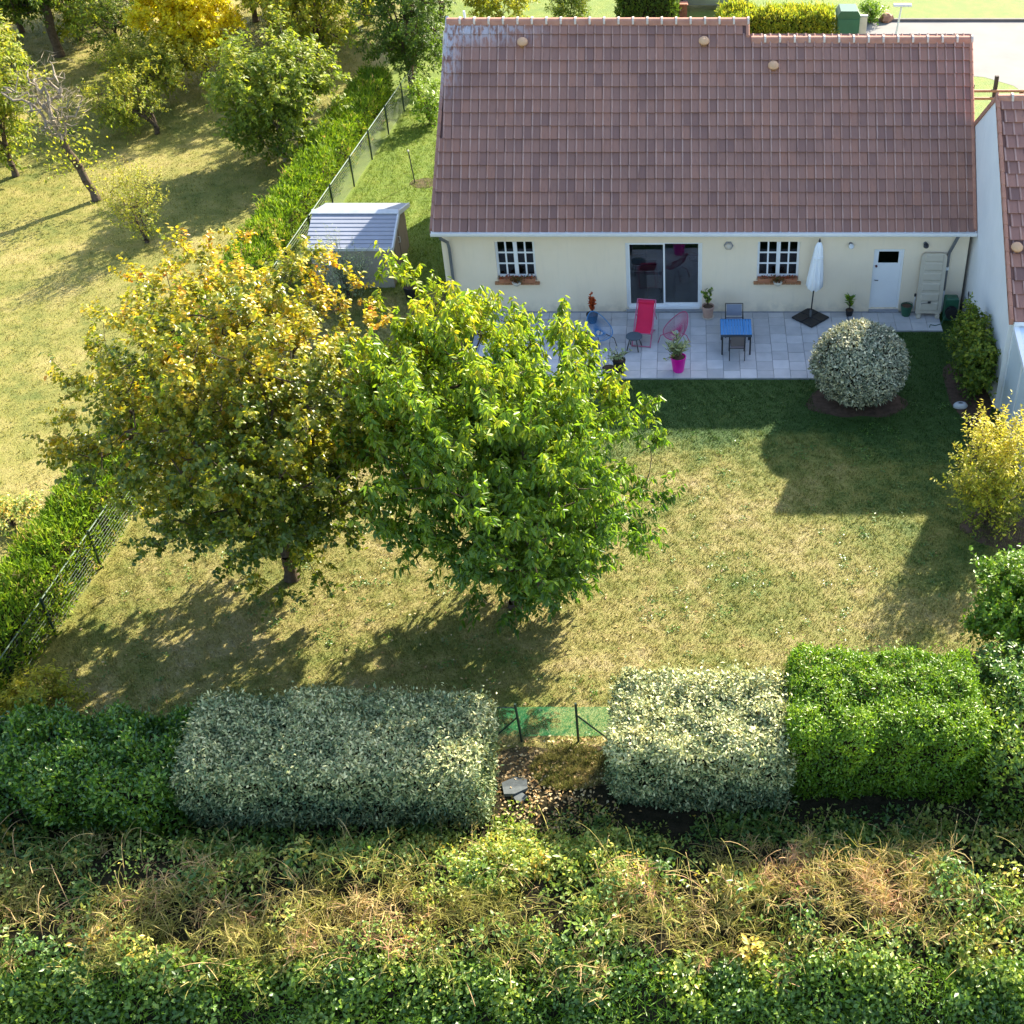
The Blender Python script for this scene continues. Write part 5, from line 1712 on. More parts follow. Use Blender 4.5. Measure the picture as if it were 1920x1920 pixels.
# orchard and background trees
def tint_plain(lo, hi, zt=0.15):
    def f(rng, C, q, u):
        nz = Fbm(rng, 1.3)
        return rng.uniform(lo, hi, len(C)) + zt * q[:, 2] + 0.15 * nz(C)
    return f
def bgtree(name, label, seed, bpx, h, rx, leafm, lo=0.1, hi=0.8, n_t=80, n_sh=4, n_leaf=11, L=0.2, W=0.11, fork=0.9, r0=0.10, egg=0.3, cz=None, rz=None, dx=0, dy=0, zmin=0.6, **kw):
    b = G(*bpx)
    rz = rz or (h - fork * 0.6) / 2
    cz = cz or h - rz
    return tree(name, label, seed, b, (b.x + dx, b.y + dy, cz), (rx, rx * 0.95, rz), int(n_t * 1.7), n_sh + 1, n_leaf + 2, 0.55, L, W, leafm, tint_plain(lo, hi), fork_h=fork, r0=r0, egg=egg, up=0.35, droop=0.25,
                shape='rhomb', zmin=zmin, group='trees of the orchard', **kw)
bgtree('apple_tree', 'round green orchard tree with a slim pale trunk beside the conifer hedge', 201, (535, 302), 4.9, 2.45, 'leaf_orchard', 0.05, 0.6, n_t=130, n_sh=5, fork=1.05, r0=0.07, bark='bark_pale', inner=2.0)
bgtree('golden_tree', 'bright golden yellow autumn tree in the orchard', 202, (392, 152), 5.6, 2.3, 'leaf_gold', 0.1, 0.9, n_t=110, n_sh=5, fork=1.9, r0=0.10, L=0.22, W=0.13, dx=-0.3)
bgtree('plum_tree', 'wide low yellow-green tree under the golden tree', 203, (284, 200), 2.8, 2.1, 'leaf_orchard', 0.35, 1.0, n_t=80, fork=0.7, r0=0.09, rz=0.9, dx=0.6, L=0.15, W=0.07)
bgtree('quince_tree', 'small rounded green tree with a short stump of trunk', 204, (296, 252), 2.2, 1.25, 'leaf_orchard', 0.2, 0.85, n_t=55, fork=0.4, r0=0.09, rz=0.9, dx=-1.0, L=0.12, W=0.06)
bgtree('pear_tree', 'tall loose green tree at the orchard edge beside the bare tree', 205, (30, 330), 5.4, 2.0, 'leaf_orchard', 0.1, 0.85, n_t=100, n_sh=4, fork=1.2, r0=0.11, dx=-0.2, L=0.18, W=0.09)
bgtree('walnut_tree', 'dark-trunked large green tree behind the bare tree', 206, (112, 105), 8.2, 3.4, 'leaf_dark', 0.2, 0.95, n_t=140, n_sh=5, fork=2.6, r0=0.20, L=0.22, W=0.11, dx=-1.6)
bgtree('ash_tree', 'tall yellow-green tree behind the round orchard tree', 207, (610, 128), 6.0, 2.7, 'leaf_orchard', 0.3, 1.0, n_t=110, n_sh=5, fork=1.2, r0=0.12, L=0.19, W=0.09)
bgtree('yew_tree', 'big dark green tree overhanging the end of the conifer hedge', 208, (775, 175), 6.6, 2.3, 'leaf_dark', 0.0, 0.55, n_t=120, n_sh=5, fork=0.8, r0=0.15, L=0.18, W=0.08, dy=0.4, zmin=0.4)
bgtree('hazel_tree', 'feathery grey-green tree in the dark gap behind the plum tree', 209, (230, 118), 3.6, 2.0, 'leaf_dark', 0.2, 0.9, n_t=60, fork=0.7, r0=0.08, L=0.16, W=0.06)
for k, (px, py, h, rx, lf, lo, hi) in enumerate(((200, 40, 7.5, 3.2, 'leaf_orchard', 0.1, 0.8), (480, 40, 6.0, 2.8, 'leaf_orchard', 0.2, 0.9), (690, 45, 7.0, 3.0, 'leaf_dark', 0.1, 0.7),
                                           (830, 40, 6.2, 2.4, 'leaf_dark', 0.0, 0.6), (-60, 120, 7.0, 3.2, 'leaf_dark', 0.3, 1.0), (40, 60, 7.0, 3.0, 'leaf_orchard', 0.1, 0.8), (560, 62, 5.5, 2.6, 'leaf_orchard', 0.3, 1.0), (150, 75, 5.0, 2.6, 'leaf_orchard', 0.2, 0.9), (250, 5, 6.5, 3.2, 'leaf_orchard', 0.1, 0.8), (640, 5, 7.0, 3.2, 'leaf_orchard', 0.2, 0.9), (-40, 225, 5.0, 2.4, 'leaf_orchard', 0.2, 0.9))):
    bgtree('background_tree', ['deep green tree filling the far end of the orchard', 'green tree beyond the golden tree', 'dark tree behind the tall yellow-green tree', 'dark tree behind the far ridge end of the house',
                               'big green tree beyond the orchard edge', 'green tree in front of the walnut trunk', 'yellow-green tree between the golden tree and the conifer hedge end', 'loose green tree beside the dark-trunked tree', 'tall green tree at the back of the orchard', 'tall yellow-green tree at the far hedge end', 'green tree beside the loose pear tree'][k], 220 + k, (px, py), h, rx, lf, lo, hi, n_t=90, n_sh=5, n_leaf=10, fork=1.5, r0=0.14, L=0.24, W=0.12)
# bare tree
def bare_tree():
    rng = np.random.default_rng(300)
    b = G(182, 376)
    t = thing('bare_tree', 'leaning bare tree with a pale twisted crown in the orchard', 'tree', b)
    fork = b + Vector((-0.62, 0.15, 2.3))
    T = crown_points(rng, 46, (b.x - 0.85, b.y + 0.2, 3.7), (1.25, 1.1, 1.5), 0.2, 2.0)
    P, par, rad, tn = grow(rng, b, fork, T, 5, 0.14, bend=0.35)
    rad[tn:] = np.maximum(rad[tn:], 0.016)
    wood_mesh('trunk', P, par, rad, range(1, tn), 'bark', t, 8)
    wood_mesh('branches', P, par, rad, range(tn, len(P)), 'bark_pale', t, 5)
    m = 420
    C = T[rng.integers(0, len(T), m)] + rng.normal(0, 0.22, (m, 3))
    d = unit(rng.normal(size=(m, 3)) + [0, 0, 0.2])
    tag(twig_mesh('twigs', C, d, rng.uniform(0.2, 0.7, m), 'bark_pale', t, 0.008), kind='stuff')
    m = 380
    C = np.array([b.x - 0.5, b.y, 2.0]) + rng.normal(0, 1, (m, 3)) * [0.75, 0.5, 0.55]
    leaves('crown', rng, C, rng.normal(size=(m, 3)) + [0, 0, -0.4], rng.normal(size=(m, 3)) + [0, 0, 1], np.full(m, 0.15), np.full(m, 0.075), rng.uniform(0.3, 1, m), 'leaf_orchard', t, shape='rhomb')
bare_tree()

# ------------------------------------------------------------------ shrubs
def shrub(name, label, seed, base, h, rx, ry, leafm, n_t, n_sh, n_leaf, length, L, W, lo, hi, up=0.6, droop=0.0, egg=0.45, cat='shrub', zmin=0.15, shape='rhomb', dx=0, dy=0, curl=0.1, zt=0.15, spread=0.5, group=None, inner=2.2, r0=0.05):
    b = Vector(base)
    return tree(name, label, seed, b, (b.x + dx, b.y + dy, h * 0.54), (rx, ry, h * 0.48), n_t, n_sh, n_leaf, length, L, W, leafm, tint_plain(lo, hi, zt), fork_h=0.18, r0=r0, egg=egg, up=up, droop=droop,
                limbs=6, shape=shape, zmin=zmin, cat=cat, curl=curl, spread=spread, group=group, inner=inner)
shrub('forsythia', 'yellow-leaved upright shrub beside the grey conservatory', 401, G(1850, 985), 3.0, 1.15, 1.0, 'leaf_forsythia', 110, 6, 12, 0.6, 0.115, 0.05, 0.1, 0.8, up=1.1, zt=0.35)
shrub('laurel_bush', 'dense glossy green bush on the lawn between the yellow shrub and the clipped hedge', 402, G(1888, 1222), 2.55, 1.25, 1.15, 'leaf_privet', 260, 7, 10, 0.36, 0.12, 0.07, 0.1, 0.9, egg=0.15, dx=0.3)
shrub('climbing_shrub', 'dark green shrub climbing the white gable wall', 403, (8.42, -4.15, 0), 2.0, 0.48, 1.5, 'leaf_dark', 170, 6, 10, 0.36, 0.13, 0.08, 0.1, 0.9, egg=0.1)
shrub('grey_shrub', 'blue-green shrub with yellow flowers at the end of the bright green hedge', 404, (7.05, -17.7, 0), 1.95, 1.15, 1.1, 'leaf_laurel', 170, 7, 10, 0.36, 0.12, 0.05, 0.1, 0.8, egg=0.15)
shrub('golden_shrub', 'low yellow-green shrub in the corner by the wire fence', 405, G(95, 1345), 1.0, 0.85, 0.7, 'leaf_orchard', 60, 6, 10, 0.34, 0.12, 0.05, 0.4, 1.0, egg=0.15)
shrub('willow_shrub', 'young upright pale green shrub alone on the orchard grass', 406, G(275, 455), 2.7, 0.95, 0.9, 'leaf_orchard', 60, 5, 12, 0.75, 0.10, 0.038, 0.4, 1.0, up=1.3, egg=0.6)
shrub('fern_shrub', 'feathery grey-green shrub against the shed roof', 407, (-10.9, 0.55, 0), 2.1, 0.75, 0.5, 'leaf_grey', 42, 6, 14, 0.65, 0.085, 0.026, 0.1, 0.7, up=1.0)
shrub('sapling', 'small yellow-green sapling by the roof verge behind the house corner', 408, G(806, 232), 1.6, 0.75, 0.6, 'leaf_privet', 36, 5, 9, 0.45, 0.17, 0.07, 0.5, 1.0, up=0.6)
shrub('rose_bush', 'low straggly bush at the orchard edge beside the conifer hedge', 409, G(25, 985), 0.6, 0.7, 0.6, 'leaf_bramble', 34, 5, 9, 0.3, 0.10, 0.05, 0.3, 1.0)
shrub('garden_shrub', 'bright yellow-green bush showing above the roof ridge', 410, G(940, 42), 2.4, 2.0, 1.2, 'leaf_orchard', 80, 6, 10, 0.5, 0.2, 0.09, 0.5, 1.0, egg=0.1)
shrub('garden_shrub', 'rounded dark green bush above the ridge beside the yellow-green one', 411, G(1072, 45), 2.2, 1.2, 1.1, 'leaf_dark', 70, 6, 10, 0.4, 0.17, 0.05, 0.3, 1.0, egg=0.1)
shrub('verge_shrub', 'tuft of green leaves beside the brown boulder', 412, G(1632, 42), 0.9, 0.5, 0.5, 'leaf_privet', 24, 5, 10, 0.35, 0.2, 0.06, 0.3, 0.9)
# flowers of the blue-green shrub
rng = np.random.default_rng(77)
n = 60
gs = bpy.data.objects['grey_shrub']
C = np.array([6.95, -18.1, 1.55]) + rng.normal(0, 1, (n, 3)) * [0.25, 0.18, 0.16]
leaves('flower', rng, C, rng.normal(size=(n, 3)) + [0, 0, 0.5], rng.normal(size=(n, 3)), np.full(n, 0.09), np.full(n, 0.06), rng.uniform(0, 1, n), 'petal_yellow', gs, shape='rhomb')

# clipped silver ball
def ball_bush():
    rng = np.random.default_rng(55)
    b = Vector((5.02, -4.95, 0))
    t = thing('ball_shrub', 'silver-grey shrub clipped to a ball beside the terrace', 'shrub', b)
    c = np.array([b.x, b.y + 0.0, 1.22])
    r = np.array([1.30, 1.28, 1.10])
    n = 17000
    d = unit(rng.normal(size=(n, 3)))
    nz = Fbm(rng, 0.9)
    P = c + d * r * (1 + 0.05 * nz(d * 2) + 0.03 * Fbm(rng, 0.35)(d) + rng.normal(0, 0.025, n))[:, None]
    low = P[:, 2] < 0.28
    P[low, :2] = c[:2] + (P[low, :2] - c[:2]) * 0.8
    P[:, 2] = np.maximum(P[:, 2], 0.14)
    A = unit(d * 0.25 + rng.normal(size=(n, 3)) * 0.8)
    N = unit(d * 1.4 + rng.normal(size=(n, 3)) * 0.5)
    leaves('foliage', rng, P, A, N, rng.uniform(0.08, 0.15, n), rng.uniform(0.034, 0.056, n), rng.uniform(0, 1, n) ** 1.1, 'leaf_ball', t, 0.2, 0.1, 'rhomb')
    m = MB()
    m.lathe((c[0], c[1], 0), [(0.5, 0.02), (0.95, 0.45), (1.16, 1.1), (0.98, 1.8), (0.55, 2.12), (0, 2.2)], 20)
    m.build('dark_core', 'understory', t)  # dark solid filling, painted as the shade inside the ball
    k = 26
    m = MB()
    for i in range(k):
        a = rng.uniform(0, 6.28)
        m.tube([(c[0] + 0.2 * math.cos(a), c[1] + 0.2 * math.sin(a), 0), (c[0] + 0.95 * math.cos(a), c[1] + 0.95 * math.sin(a), 0.55)], 0.02, 4)
    m.build('stem', 'bark', t)
ball_bush()

# ------------------------------------------------------------------ hedges
def hedge(name, label, seed, path, width, h, n, L, W, leafm, lo, hi, up=0.3, k=6.0, rough=0.05, cat='hedge', core='understory', group=None, shape='rhomb', taper=0.0, bump_amp=0.09, tz=0.25, hvar=0.0, curl=0.1, flat=0.5, side_shade=0.0):
    """clipped hedge along a two-point path: leaves over a rounded box, a dark solid core inside"""
    rng = np.random.default_rng(seed)
    a, b = np.array(path[0], float), np.array(path[1], float)
    ln = np.linalg.norm(b - a)
    ax = (b - a) / ln
    nx_ = np.array([-ax[1], ax[0]])
    mid = (a + b) / 2
    t = thing(name, label, cat, (mid[0], mid[1], 0), group)
    hl, hw = ln / 2, width / 2
    sw = 0.5
    areas = np.array([ln * width, ln * h * sw, ln * h * sw, width * h * sw, width * h * sw])
    face = rng.choice(5, n, p=areas / areas.sum())
    U = rng.uniform(-1, 1, (n, 2))
    q = np.zeros((n, 3))
    zz = (U[:, 1] + 1) / 2
    q[face == 0] = np.stack([U[:, 0], U[:, 1], np.ones(n)], 1)[face == 0]
    q[face == 1] = np.stack([U[:, 0], np.ones(n), zz], 1)[face == 1]
    q[face == 2] = np.stack([U[:, 0], -np.ones(n), zz], 1)[face == 2]
    q[face == 3] = np.stack([np.ones(n), U[:, 0], zz], 1)[face == 3]
    q[face == 4] = np.stack([-np.ones(n), U[:, 0], zz], 1)[face == 4]
    # rounded corners, rounded in metres rather than by proportion
    S = np.array([hl, hw, h])
    rr = 0.32 * min(1.0, hw)
    p = q * S
    inner = np.clip(p, -(S - rr), S - rr)
    inner[:, 2] = np.minimum(p[:, 2], h - rr)
    dv = p - inner
    dn = np.linalg.norm(dv, axis=1, keepdims=True)
    nrm = np.where(dn > 1e-6, dv / np.maximum(dn, 1e-9), 0)
    p = inner + nrm * rr
    big, small = Fbm(rng, 1.5), Fbm(rng, 0.45)
    p = p + nrm * (bump_amp * big(p) + bump_amp * 0.5 * small(p) + rng.normal(0, rough, n))[:, None]
    spr = rng.uniform(0, 1, n) > 0.965
    p[spr] += (nrm[spr] + [0, 0, 0.5]) * rng.uniform(0.02, 0.20, (spr.sum(), 1))
    p[:, 1] *= 1 - taper * np.clip(1 - p[:, 2] / h, 0, 1)
    if hvar:
        p[:, 2] *= 1 + hvar * Fbm(rng, 4.0)(p * [1, 0, 0])
    p[:, 2] = np.maximum(p[:, 2], 0.05)
    X = np.stack([mid[0] + p[:, 0] * ax[0] + p[:, 1] * nx_[0], mid[1] + p[:, 0] * ax[1] + p[:, 1] * nx_[1], p[:, 2]], 1)
    Nn = np.stack([nrm[:, 0] * ax[0] + nrm[:, 1] * nx_[0], nrm[:, 0] * ax[1] + nrm[:, 1] * nx_[1], nrm[:, 2]], 1)
    A = unit(Nn * flat + rng.normal(size=(n, 3)) * 0.7 + np.array([0, 0, up]))
    N = unit(Nn * 1.5 + rng.normal(size=(n, 3)) * 0.5)
    tint = rng.uniform(lo, hi, n) + tz * 0.5 * big(p) + 0.12 * small(p) - side_shade * np.clip(1.05 - p[:, 2] / h, 0, 0.5) * 2  # leaves tinted darker lower down: shade of the hedge sides put into colour
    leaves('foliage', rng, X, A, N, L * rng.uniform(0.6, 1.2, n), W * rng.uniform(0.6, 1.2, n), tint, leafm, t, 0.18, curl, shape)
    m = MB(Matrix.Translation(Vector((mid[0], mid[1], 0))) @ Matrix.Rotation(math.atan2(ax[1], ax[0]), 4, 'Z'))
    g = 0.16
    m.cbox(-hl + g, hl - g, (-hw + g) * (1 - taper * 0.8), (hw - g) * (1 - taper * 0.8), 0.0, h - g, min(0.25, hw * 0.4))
    m.build('dark_core', core, t)  # solid dark core: shade between the leaves put into its colour
    return t
hedge('silver_hedge', 'silver-grey clipped hedge with tree shadow on top, between dark green hedge and netting', 501, ((-10.0, -19.35), (-4.02, -19.35)), 2.3, 1.82, 54000, 0.105, 0.044, 'leaf_silver', 0.05, 0.95, side_shade=0.35, up=0.0, flat=0.25, rough=0.04, bump_amp=0.10, taper=0.25)
hedge('silver_hedge', 'pale silver clipped hedge in full sun between the netting and the bright green hedge', 502, ((-1.40, -18.85), (2.05, -18.95)), 2.35, 1.95, 38000, 0.105, 0.044, 'leaf_silver', 0.1, 1.0, side_shade=0.35, up=0.0, flat=0.25, rough=0.04, bump_amp=0.10, taper=0.25)
hedge('privet_hedge', 'bright green clipped hedge adjoining the pale silver one', 503, ((2.10, -18.5), (5.95, -18.6)), 2.5, 2.15, 46000, 0.095, 0.040, 'leaf_privet', 0.25, 0.95, side_shade=0.3, up=0.1, flat=0.3, rough=0.04, bump_amp=0.12, taper=0.25)
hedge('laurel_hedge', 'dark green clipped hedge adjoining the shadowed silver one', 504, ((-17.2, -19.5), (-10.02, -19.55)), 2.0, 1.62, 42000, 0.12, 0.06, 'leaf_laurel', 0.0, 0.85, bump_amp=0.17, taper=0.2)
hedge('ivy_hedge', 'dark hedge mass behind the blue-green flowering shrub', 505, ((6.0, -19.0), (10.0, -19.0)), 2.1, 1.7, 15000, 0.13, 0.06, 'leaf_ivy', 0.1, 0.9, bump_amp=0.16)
hedge('conifer_hedge', 'long feathery green conifer hedge along the orchard boundary', 506, ((-15.62, -17.6), (-12.95, 17.5)), 1.12, 1.38, 62000, 0.20, 0.05, 'leaf_thuja', 0.0, 0.85, up=1.0, bump_amp=0.10, rough=0.08, tz=0.4)
hedge('street_hedge', 'yellow-green hedge along the street behind the low ridge', 507, ((1.6, 22.6), (6.55, 22.6)), 1.5, 2.0, 15000, 0.24, 0.07, 'leaf_orchard', 0.1, 1.0, up=0.7, bump_amp=0.14)
hedge('street_hedge', 'dark green clipped hedge above the high ridge', 508, ((-3.2, 27.5), (-0.45, 27.5)), 1.3, 2.1, 6000, 0.2, 0.07, 'leaf_dark', 0.0, 0.6, up=0.7)

# ------------------------------------------------------------------ rough bank in the foreground
def bank_h(x, y):
    return np.clip((-20.6 - y) / 1.2, 0, 1) * np.clip((y + 24.9) / 1.0, 0, 1)
def dome(rng, centres, rad, hgt, per, shell=0.35):
    """points over and inside uneven domes"""
    m = len(centres) * per
    d = rng.normal(size=(m, 3))
    d[:, 2] = np.abs(d[:, 2])
    d = unit(d)
    rr = 1 - shell * rng.uniform(0, 1, m) ** 1.5
    P = np.repeat(centres, per, 0) + d * rr[:, None] * np.stack([np.repeat(rad, per), np.repeat(rad, per), np.repeat(hgt, per)], 1)
    return P, d
def ribbons(rng, base, d, ln, w, sag):
    """thin bent stalks, two quads each"""
    m = len(base)
    side = unit(np.cross(d, rng.normal(size=(m, 3))))
    A2 = base + d * (ln * 0.55)[:, None]
    A3 = base + d * ln[:, None] + side * (ln * 0.15)[:, None] + np.array([0, 0, -1.0]) * (ln * sag)[:, None]
    s2 = unit(np.cross(d, rng.normal(size=(m, 3))))
    w = w[:, None]
    V = np.stack([base - s2 * w, base + s2 * w, A2 + s2 * w * 0.9, A2 - s2 * w * 0.9, A3 + s2 * w * 0.5, A3 - s2 * w * 0.5], 1).reshape(-1, 3)
    F = (np.arange(m)[:, None, None] * 6 + np.array([[0, 1, 2, 3], [3, 2, 4, 5]])[None]).reshape(-1, 4)
    return V, F
def bank():
    rng = np.random.default_rng(600)
    hz, hz2 = Fbm(rng, 2.6), Fbm(rng, 0.9)
    nx_, ny = 150, 36
    X, Y = np.meshgrid(np.linspace(-19, 12, nx_), np.linspace(-26.0, -19.2, ny))
    Pt = np.stack([X.ravel(), Y.ravel(), np.zeros(X.size)], 1)
    def height(P):
        return (0.52 + 0.20 * hz(P * [1, 1, 0]) + 0.12 * hz2(P * [1, 1, 0])) * bank_h(P[:, 0], P[:, 1])
    V = Pt.copy()
    V[:, 2] = 0.012 + np.maximum(height(Pt), 0)
    i = np.arange(nx_ - 1)[None, :] + np.arange(ny - 1)[:, None] * nx_
    F = np.stack([i, i + 1, i + 1 + nx_, i + nx_], -1).reshape(-1, 4)
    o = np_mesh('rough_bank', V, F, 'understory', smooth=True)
    o['kind'] = 'structure'
    def dryness(P):
        x, y = P[:, 0], P[:, 1]
        spots = [(-9.6, -22.9, 1.6, 0.9), (-6.0, -22.6, 1.3, 0.8), (-7.8, -23.3, 1.6, 0.7), (1.6, -21.9, 1.5, 0.8), (3.6, -22.2, 1.8, 0.9), (0.6, -22.9, 1.6, 0.7), (-12.8, -22.9, 1.2, 0.8), (-3.6, -22.7, 1.0, 0.7)]
        v = np.zeros(len(P))
        for sx, sy, a, b in spots:
            v = np.maximum(v, np.exp(-((x - sx) / a) ** 2 - ((y - sy) / b) ** 2))
        return v + 0.22 * hz2(P * 1.3)
    def seat(P):
        P[:, 2] = np.maximum(height(P), 0) - 0.05
        return P
    # clump centres over the bank
    nC = 740
    Cn = np.stack([rng.uniform(-18, 10.2, nC), rng.uniform(-24.1, -19.95, nC), np.zeros(nC)], 1)
    dr = dryness(Cn) + rng.normal(0, 0.18, nC)
    edge = np.clip((-20.0 - Cn[:, 1]) / 1.7, 0.22, 1)
    seat(Cn)
    # straw bursts
    S = Cn[dr > 0.36]
    es = edge[dr > 0.36]
    k = 130
    m = len(S) * k
    sub_ = np.repeat(S, 10, 0) + rng.normal(0, 0.26, (len(S) * 10, 3)) * [1, 1, 0.5] + [0, 0, 0.22]
    base = np.repeat(sub_, k // 10, 0) + rng.normal(0, 0.03, (m, 3))
    dd = unit(rng.normal(size=(m, 3)) * [1, 1, 0.7] + [0, -0.1, 0.75])
    ln = rng.uniform(0.12, 0.46, m) * np.repeat(es, k)
    V, F = ribbons(rng, base, dd, ln, rng.uniform(0.004, 0.009, m), 0.2)
    tb = np.repeat(np.clip(0.45 + 0.28 * rng.normal(size=len(S)), 0, 1), k) + rng.normal(0, 0.12, m)
    o = np_mesh('dry_stalks', V, F, 'dry_stalk', tint=np.repeat(np.clip(tb, 0, 1), 6))
    tag(o, 'tangle of straw-coloured dead stalks on the foreground bank', 'dry stalks', kind='stuff')
    # leafy clumps
    Lc = Cn[dr <= 0.50]
    el = edge[dr <= 0.50]
    rad = rng.uniform(0.22, 0.58, len(Lc))
    hgt = rng.uniform(0.28, 0.75, len(Lc)) * el
    P, dn = dome(rng, Lc, rad, hgt, 105)
    n = len(P)
    P = P + rng.normal(0, 0.03, (n, 3))
    P[:, 2] = np.maximum(P[:, 2], 0.03)
    tn_ = np.repeat(np.clip(rng.normal(0.42, 0.24, len(Lc)), 0, 0.95), 105)
    sz = np.repeat(rng.uniform(0.7, 1.5, len(Lc)), 105)
    tint = tn_ + rng.normal(0, 0.12, n) + 0.5 * (rng.uniform(0, 1, n) > 0.98)
    o = leaves('bramble_leaves', rng, P, rng.normal(size=(n, 3)) + dn * 0.5, rng.normal(size=(n, 3)) * 0.5 + dn + [0, 0, 0.4], rng.uniform(0.06, 0.12, n) * sz, rng.uniform(0.035, 0.065, n) * sz, tint, 'leaf_bramble', None, shape='rhomb')
    tag(o, 'green bramble leaves in clumps over the foreground bank', 'brambles', kind='stuff')
    # arching canes
    nc = 700
    b0 = seat(np.stack([rng.uniform(-17.5, 9.5, nc), rng.uniform(-23.9, -20.3, nc), np.zeros(nc)], 1))
    a = rng.uniform(0, 6.28, nc)
    reach = rng.uniform(0.4, 1.2, nc)
    hh = rng.uniform(0.35, 1.15, nc) * np.clip((-20.2 - b0[:, 1]) / 1.2, 0.5, 1)
    segs = 6
    pts = np.stack([b0 + np.stack([np.cos(a) * reach * u, np.sin(a) * reach * u * 0.7, hh * (2.0 * u - 1.25 * u * u)], 1) for u in np.arange(segs + 1) / segs], 1)
    rw = rng.uniform(0.005, 0.011, nc)
    ring = np.array([[1, 0, 0], [-0.5, 0.6, 0.6], [-0.5, -0.6, 0.6]])
    V = (pts[:, :, None, :] + ring[None, None] * rw[:, None, None, None]).reshape(-1, 3)
    fq = []
    for s_ in range(segs):
        for j in range(3):
            fq.append([s_ * 3 + j, s_ * 3 + (j + 1) % 3, (s_ + 1) * 3 + (j + 1) % 3, (s_ + 1) * 3 + j])
    F = (np.arange(nc)[:, None, None] * (segs + 1) * 3 + np.array(fq)[None]).reshape(-1, 4)
    o = np_mesh('bramble_canes', V, F, 'dry_stalk', tint=np.repeat(rng.uniform(0.1, 0.9, nc), (segs + 1) * 3))
    tag(o, 'arching bare bramble canes over the foreground bank', 'canes', kind='stuff')
    # creeper heap in front of the gap
    cc = np.stack([rng.normal(-2.5, 1.25, 60), rng.normal(-21.35, 0.38, 60), np.zeros(60)], 1)
    seat(cc)
    P, dn = dome(rng, cc, rng.uniform(0.2, 0.45, 60), rng.uniform(0.25, 0.7, 60), 150)
    n = len(P)
    o = leaves('creeper_leaves', rng, P, rng.normal(size=(n, 3)) + [0, 0, 0.3], rng.normal(size=(n, 3)) * 0.5 + dn + [0, 0, 0.4], rng.uniform(0.06, 0.12, n), rng.uniform(0.035, 0.06, n), rng.uniform(0.35, 0.95, n), 'leaf_bramble', None, shape='rhomb')
    tag(o, 'pale green creeper heaped in front of the netting gap', 'creeper', kind='stuff')
    # ivy, nettles and grass on the near slope
    nI = 420
    Ci = np.stack([rng.uniform(-18, 11, nI), rng.uniform(-26.0, -23.75, nI), np.zeros(nI)], 1)
    seat(Ci)
    top = np.clip((Ci[:, 1] + 25.2) / 1.3, 0.1, 1)
    P, dn = dome(rng, Ci, rng.uniform(0.25, 0.5, nI), rng.uniform(0.18, 0.42, nI) * (0.5 + top), 170)
    n = len(P)
    P[:, 2] = np.maximum(P[:, 2], 0.02)
    tint = np.repeat(np.clip(rng.normal(0.42, 0.22, nI) + 0.25 * (top - 0.5), 0, 1), 170) + rng.normal(0, 0.12, n)  # clumps lighter up the slope: sunlit top put into the leaf tint
    sz = np.repeat(rng.uniform(0.75, 1.4, nI), 170)
    o = leaves('ivy_leaves', rng, P, rng.normal(size=(n, 3)) + [0, -0.4, 0.2], rng.normal(size=(n, 3)) * 0.5 + dn + [0, -0.2, 0.5], rng.uniform(0.06, 0.12, n) * sz, rng.uniform(0.04, 0.075, n) * sz, tint, 'leaf_ivy', None, shape='rhomb')
    tag(o, 'green ivy and nettles covering the near slope of the bank', 'ivy', kind='stuff')
    m = 26000
    base = seat(np.stack([rng.uniform(-18, 11, m), rng.uniform(-25.9, -23.6, m), np.zeros(m)], 1)) + [0, 0, 0.10]
    dd = unit(rng.normal(size=(m, 3)) * [1, 1, 0.3] + [0, -0.2, 1.0])
    V, F = ribbons(rng, base, dd, rng.uniform(0.12, 0.38, m), rng.uniform(0.005, 0.010, m), 0.25)
    o = np_mesh('bank_blades', V, F, 'leaf_privet', tint=np.repeat(rng.uniform(0, 0.9, m), 6))
    tag(o, 'long grass blades among the ivy of the near slope', 'long grass', kind='stuff')
bank()

# ------------------------------------------------------------------ grass
def blades(name, seed, n, region, hgt, wid, keepf, label):
    rng = np.random.default_rng(seed)
    x0, x1, y0, y1 = region
    P = np.stack([rng.uniform(x0, x1, n), rng.uniform(y0, y1, n), np.zeros(n)], 1)
    P = P[keepf(P)]
    # tufts: pull blades together a little
    nz = Fbm(rng, 0.35)
    n = len(P)
    k = np.clip(0.75 + 0.5 * nz(P), 0.25, 1.5)
    a = rng.uniform(0, 6.28, n)
    lean = rng.uniform(0.25, 1.1, n)
    h = hgt * rng.uniform(0.5, 1.2, n) * k
    S = np.stack([np.cos(a), np.sin(a), np.zeros(n)], 1)
    D = np.stack([-np.sin(a) * lean, np.cos(a) * lean, np.ones(n)], 1)
    tip = P + unit(D) * h[:, None]
    w = (wid * rng.uniform(0.6, 1.3, n))[:, None]
    V = np.stack([P - S * w, P + S * w, tip], 1).reshape(-1, 3)
    F = np.arange(3 * n).reshape(-1, 3)
    o = np_mesh(name, V, F, 'grass')
    tag(o, label, 'grass', kind='stuff')
def on_lawn(P):
    x, y = P[:, 0], P[:, 1]
    ok = ~((x > -6.62) & (x < 5.25) & (y > -3.98)) & ~((x > 5.2) & (x < 8.15) & (y > -1.28)) & ~((x > 8.9) & (y > -9.2))
    ok &= ~((((x - 5.0) / 1.28) ** 2 + ((y + 5.05) / 0.95) ** 2) < 1) & ~((((x - 8.35) / 0.6) ** 2 + ((y + 4.6) / 1.85) ** 2) < 1)
    ok &= ~((x > -7.6) & (x < 8.8) & (y > -0.05)) & (x > fence_x(y) + 0.1)
    return ok
blades('lawn_grass', 701, 520000, (-14.6, 9.2, -18.3, 0.2), 0.075, 0.0085, on_lawn, 'short dry grass of the garden lawn')
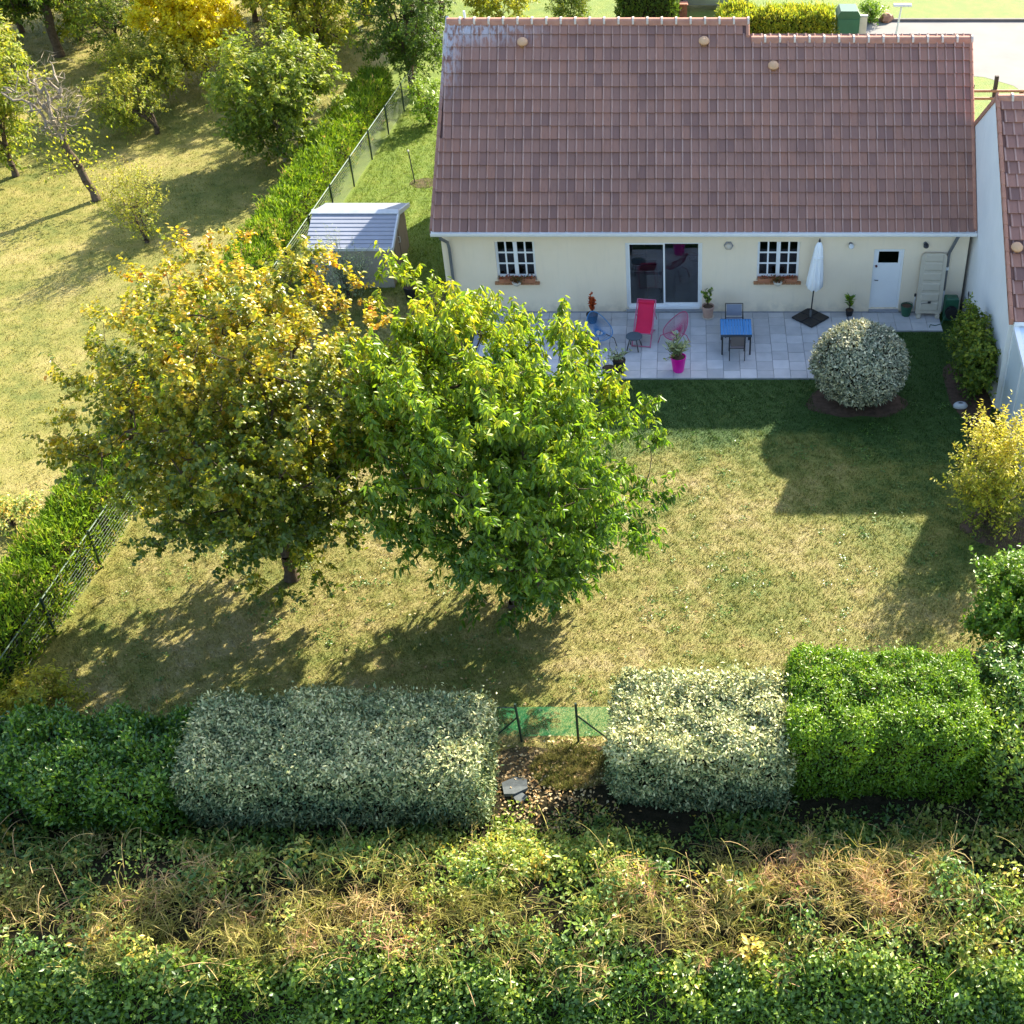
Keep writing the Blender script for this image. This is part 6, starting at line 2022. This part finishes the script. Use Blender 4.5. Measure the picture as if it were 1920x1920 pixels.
blades('side_grass', 702, 70000, (-13.5, -7.6, 0.2, 17.0), 0.085, 0.009, on_lawn, 'lush grass strip beside the house')
blades('orchard_grass', 703, 200000, (-34, -14.2, -14.0, 30.0), 0.085, 0.012, lambda P: P[:, 0] < fence_x(P[:, 1]) - 1.2, 'straw-coloured grass under the orchard trees')
blades('gap_grass', 704, 11000, (-3.3, -1.6, -19.4, -18.1), 0.16, 0.010, lambda P: (((P[:, 0] + 2.4) / 0.85) ** 2 + ((P[:, 1] + 18.75) / 0.6) ** 2) < 1, 'tall grass tuft outside the netting fence')
blades('bank_grass', 705, 40000, (-2, 11, -26.0, -24.3), 0.14, 0.010, lambda P: P[:, 1] < -24.4 + 0.05 * (P[:, 0] - 3), 'grass at the foot of the bank')
def fallen(name, seed, n, label, f):
    rng = np.random.default_rng(seed)
    C = f(rng, n)
    n = len(C)
    C[:, 2] = 0.02 + rng.uniform(0, 0.035, n)
    o = leaves(name, rng, C, rng.normal(size=(n, 3)) * [1, 1, 0.25], rng.normal(size=(n, 3)) * 0.35 + [0, 0, 1], rng.uniform(0.05, 0.11, n), rng.uniform(0.03, 0.06, n), rng.uniform(0, 1, n), 'leaf_litter', None, shape='rhomb')
    tag(o, label, 'fallen leaves', kind='stuff')
fallen('fallen_leaves', 710, 420, 'scattered fallen leaves on the lawn under the trees', lambda rng, n: (lambda P: P[on_lawn(P)])(np.stack([rng.normal(-5.5, 4.5, n), np.clip(rng.normal(-14, 2.6, n), -18, -5), np.zeros(n)], 1)))
fallen('gap_litter', 711, 1100, 'brown leaf litter outside the netting fence', lambda rng, n: np.stack([rng.normal(-2.9, 0.8, n), rng.normal(-19.2, 0.7, n), np.zeros(n)], 1))

def weeds():
    rng = np.random.default_rng(720)
    c = np.stack([rng.uniform(-14, 8.6, 900), rng.uniform(-17.8, -4.3, 900), np.zeros(900)], 1)
    c = c[on_lawn(c)]
    c = c[Fbm(rng, 3.0)(c) + rng.normal(0, 0.4, len(c)) > 0.1]
    k = 16
    n = len(c) * k
    P = np.repeat(c, k, 0) + rng.normal(0, 0.07, (n, 3)) * [1, 1, 0]
    P[:, 2] = rng.uniform(0.02, 0.06, n)
    o = leaves('lawn_weeds', rng, P, rng.normal(size=(n, 3)) * [1, 1, 0.3], rng.normal(size=(n, 3)) * 0.4 + [0, 0, 1], rng.uniform(0.04, 0.09, n), rng.uniform(0.02, 0.04, n), rng.uniform(0.1, 0.7, n), 'leaf_laurel', None, shape='rhomb')
    tag(o, 'low broad-leaved weeds dotted through the lawn', 'weeds', kind='stuff')
weeds()
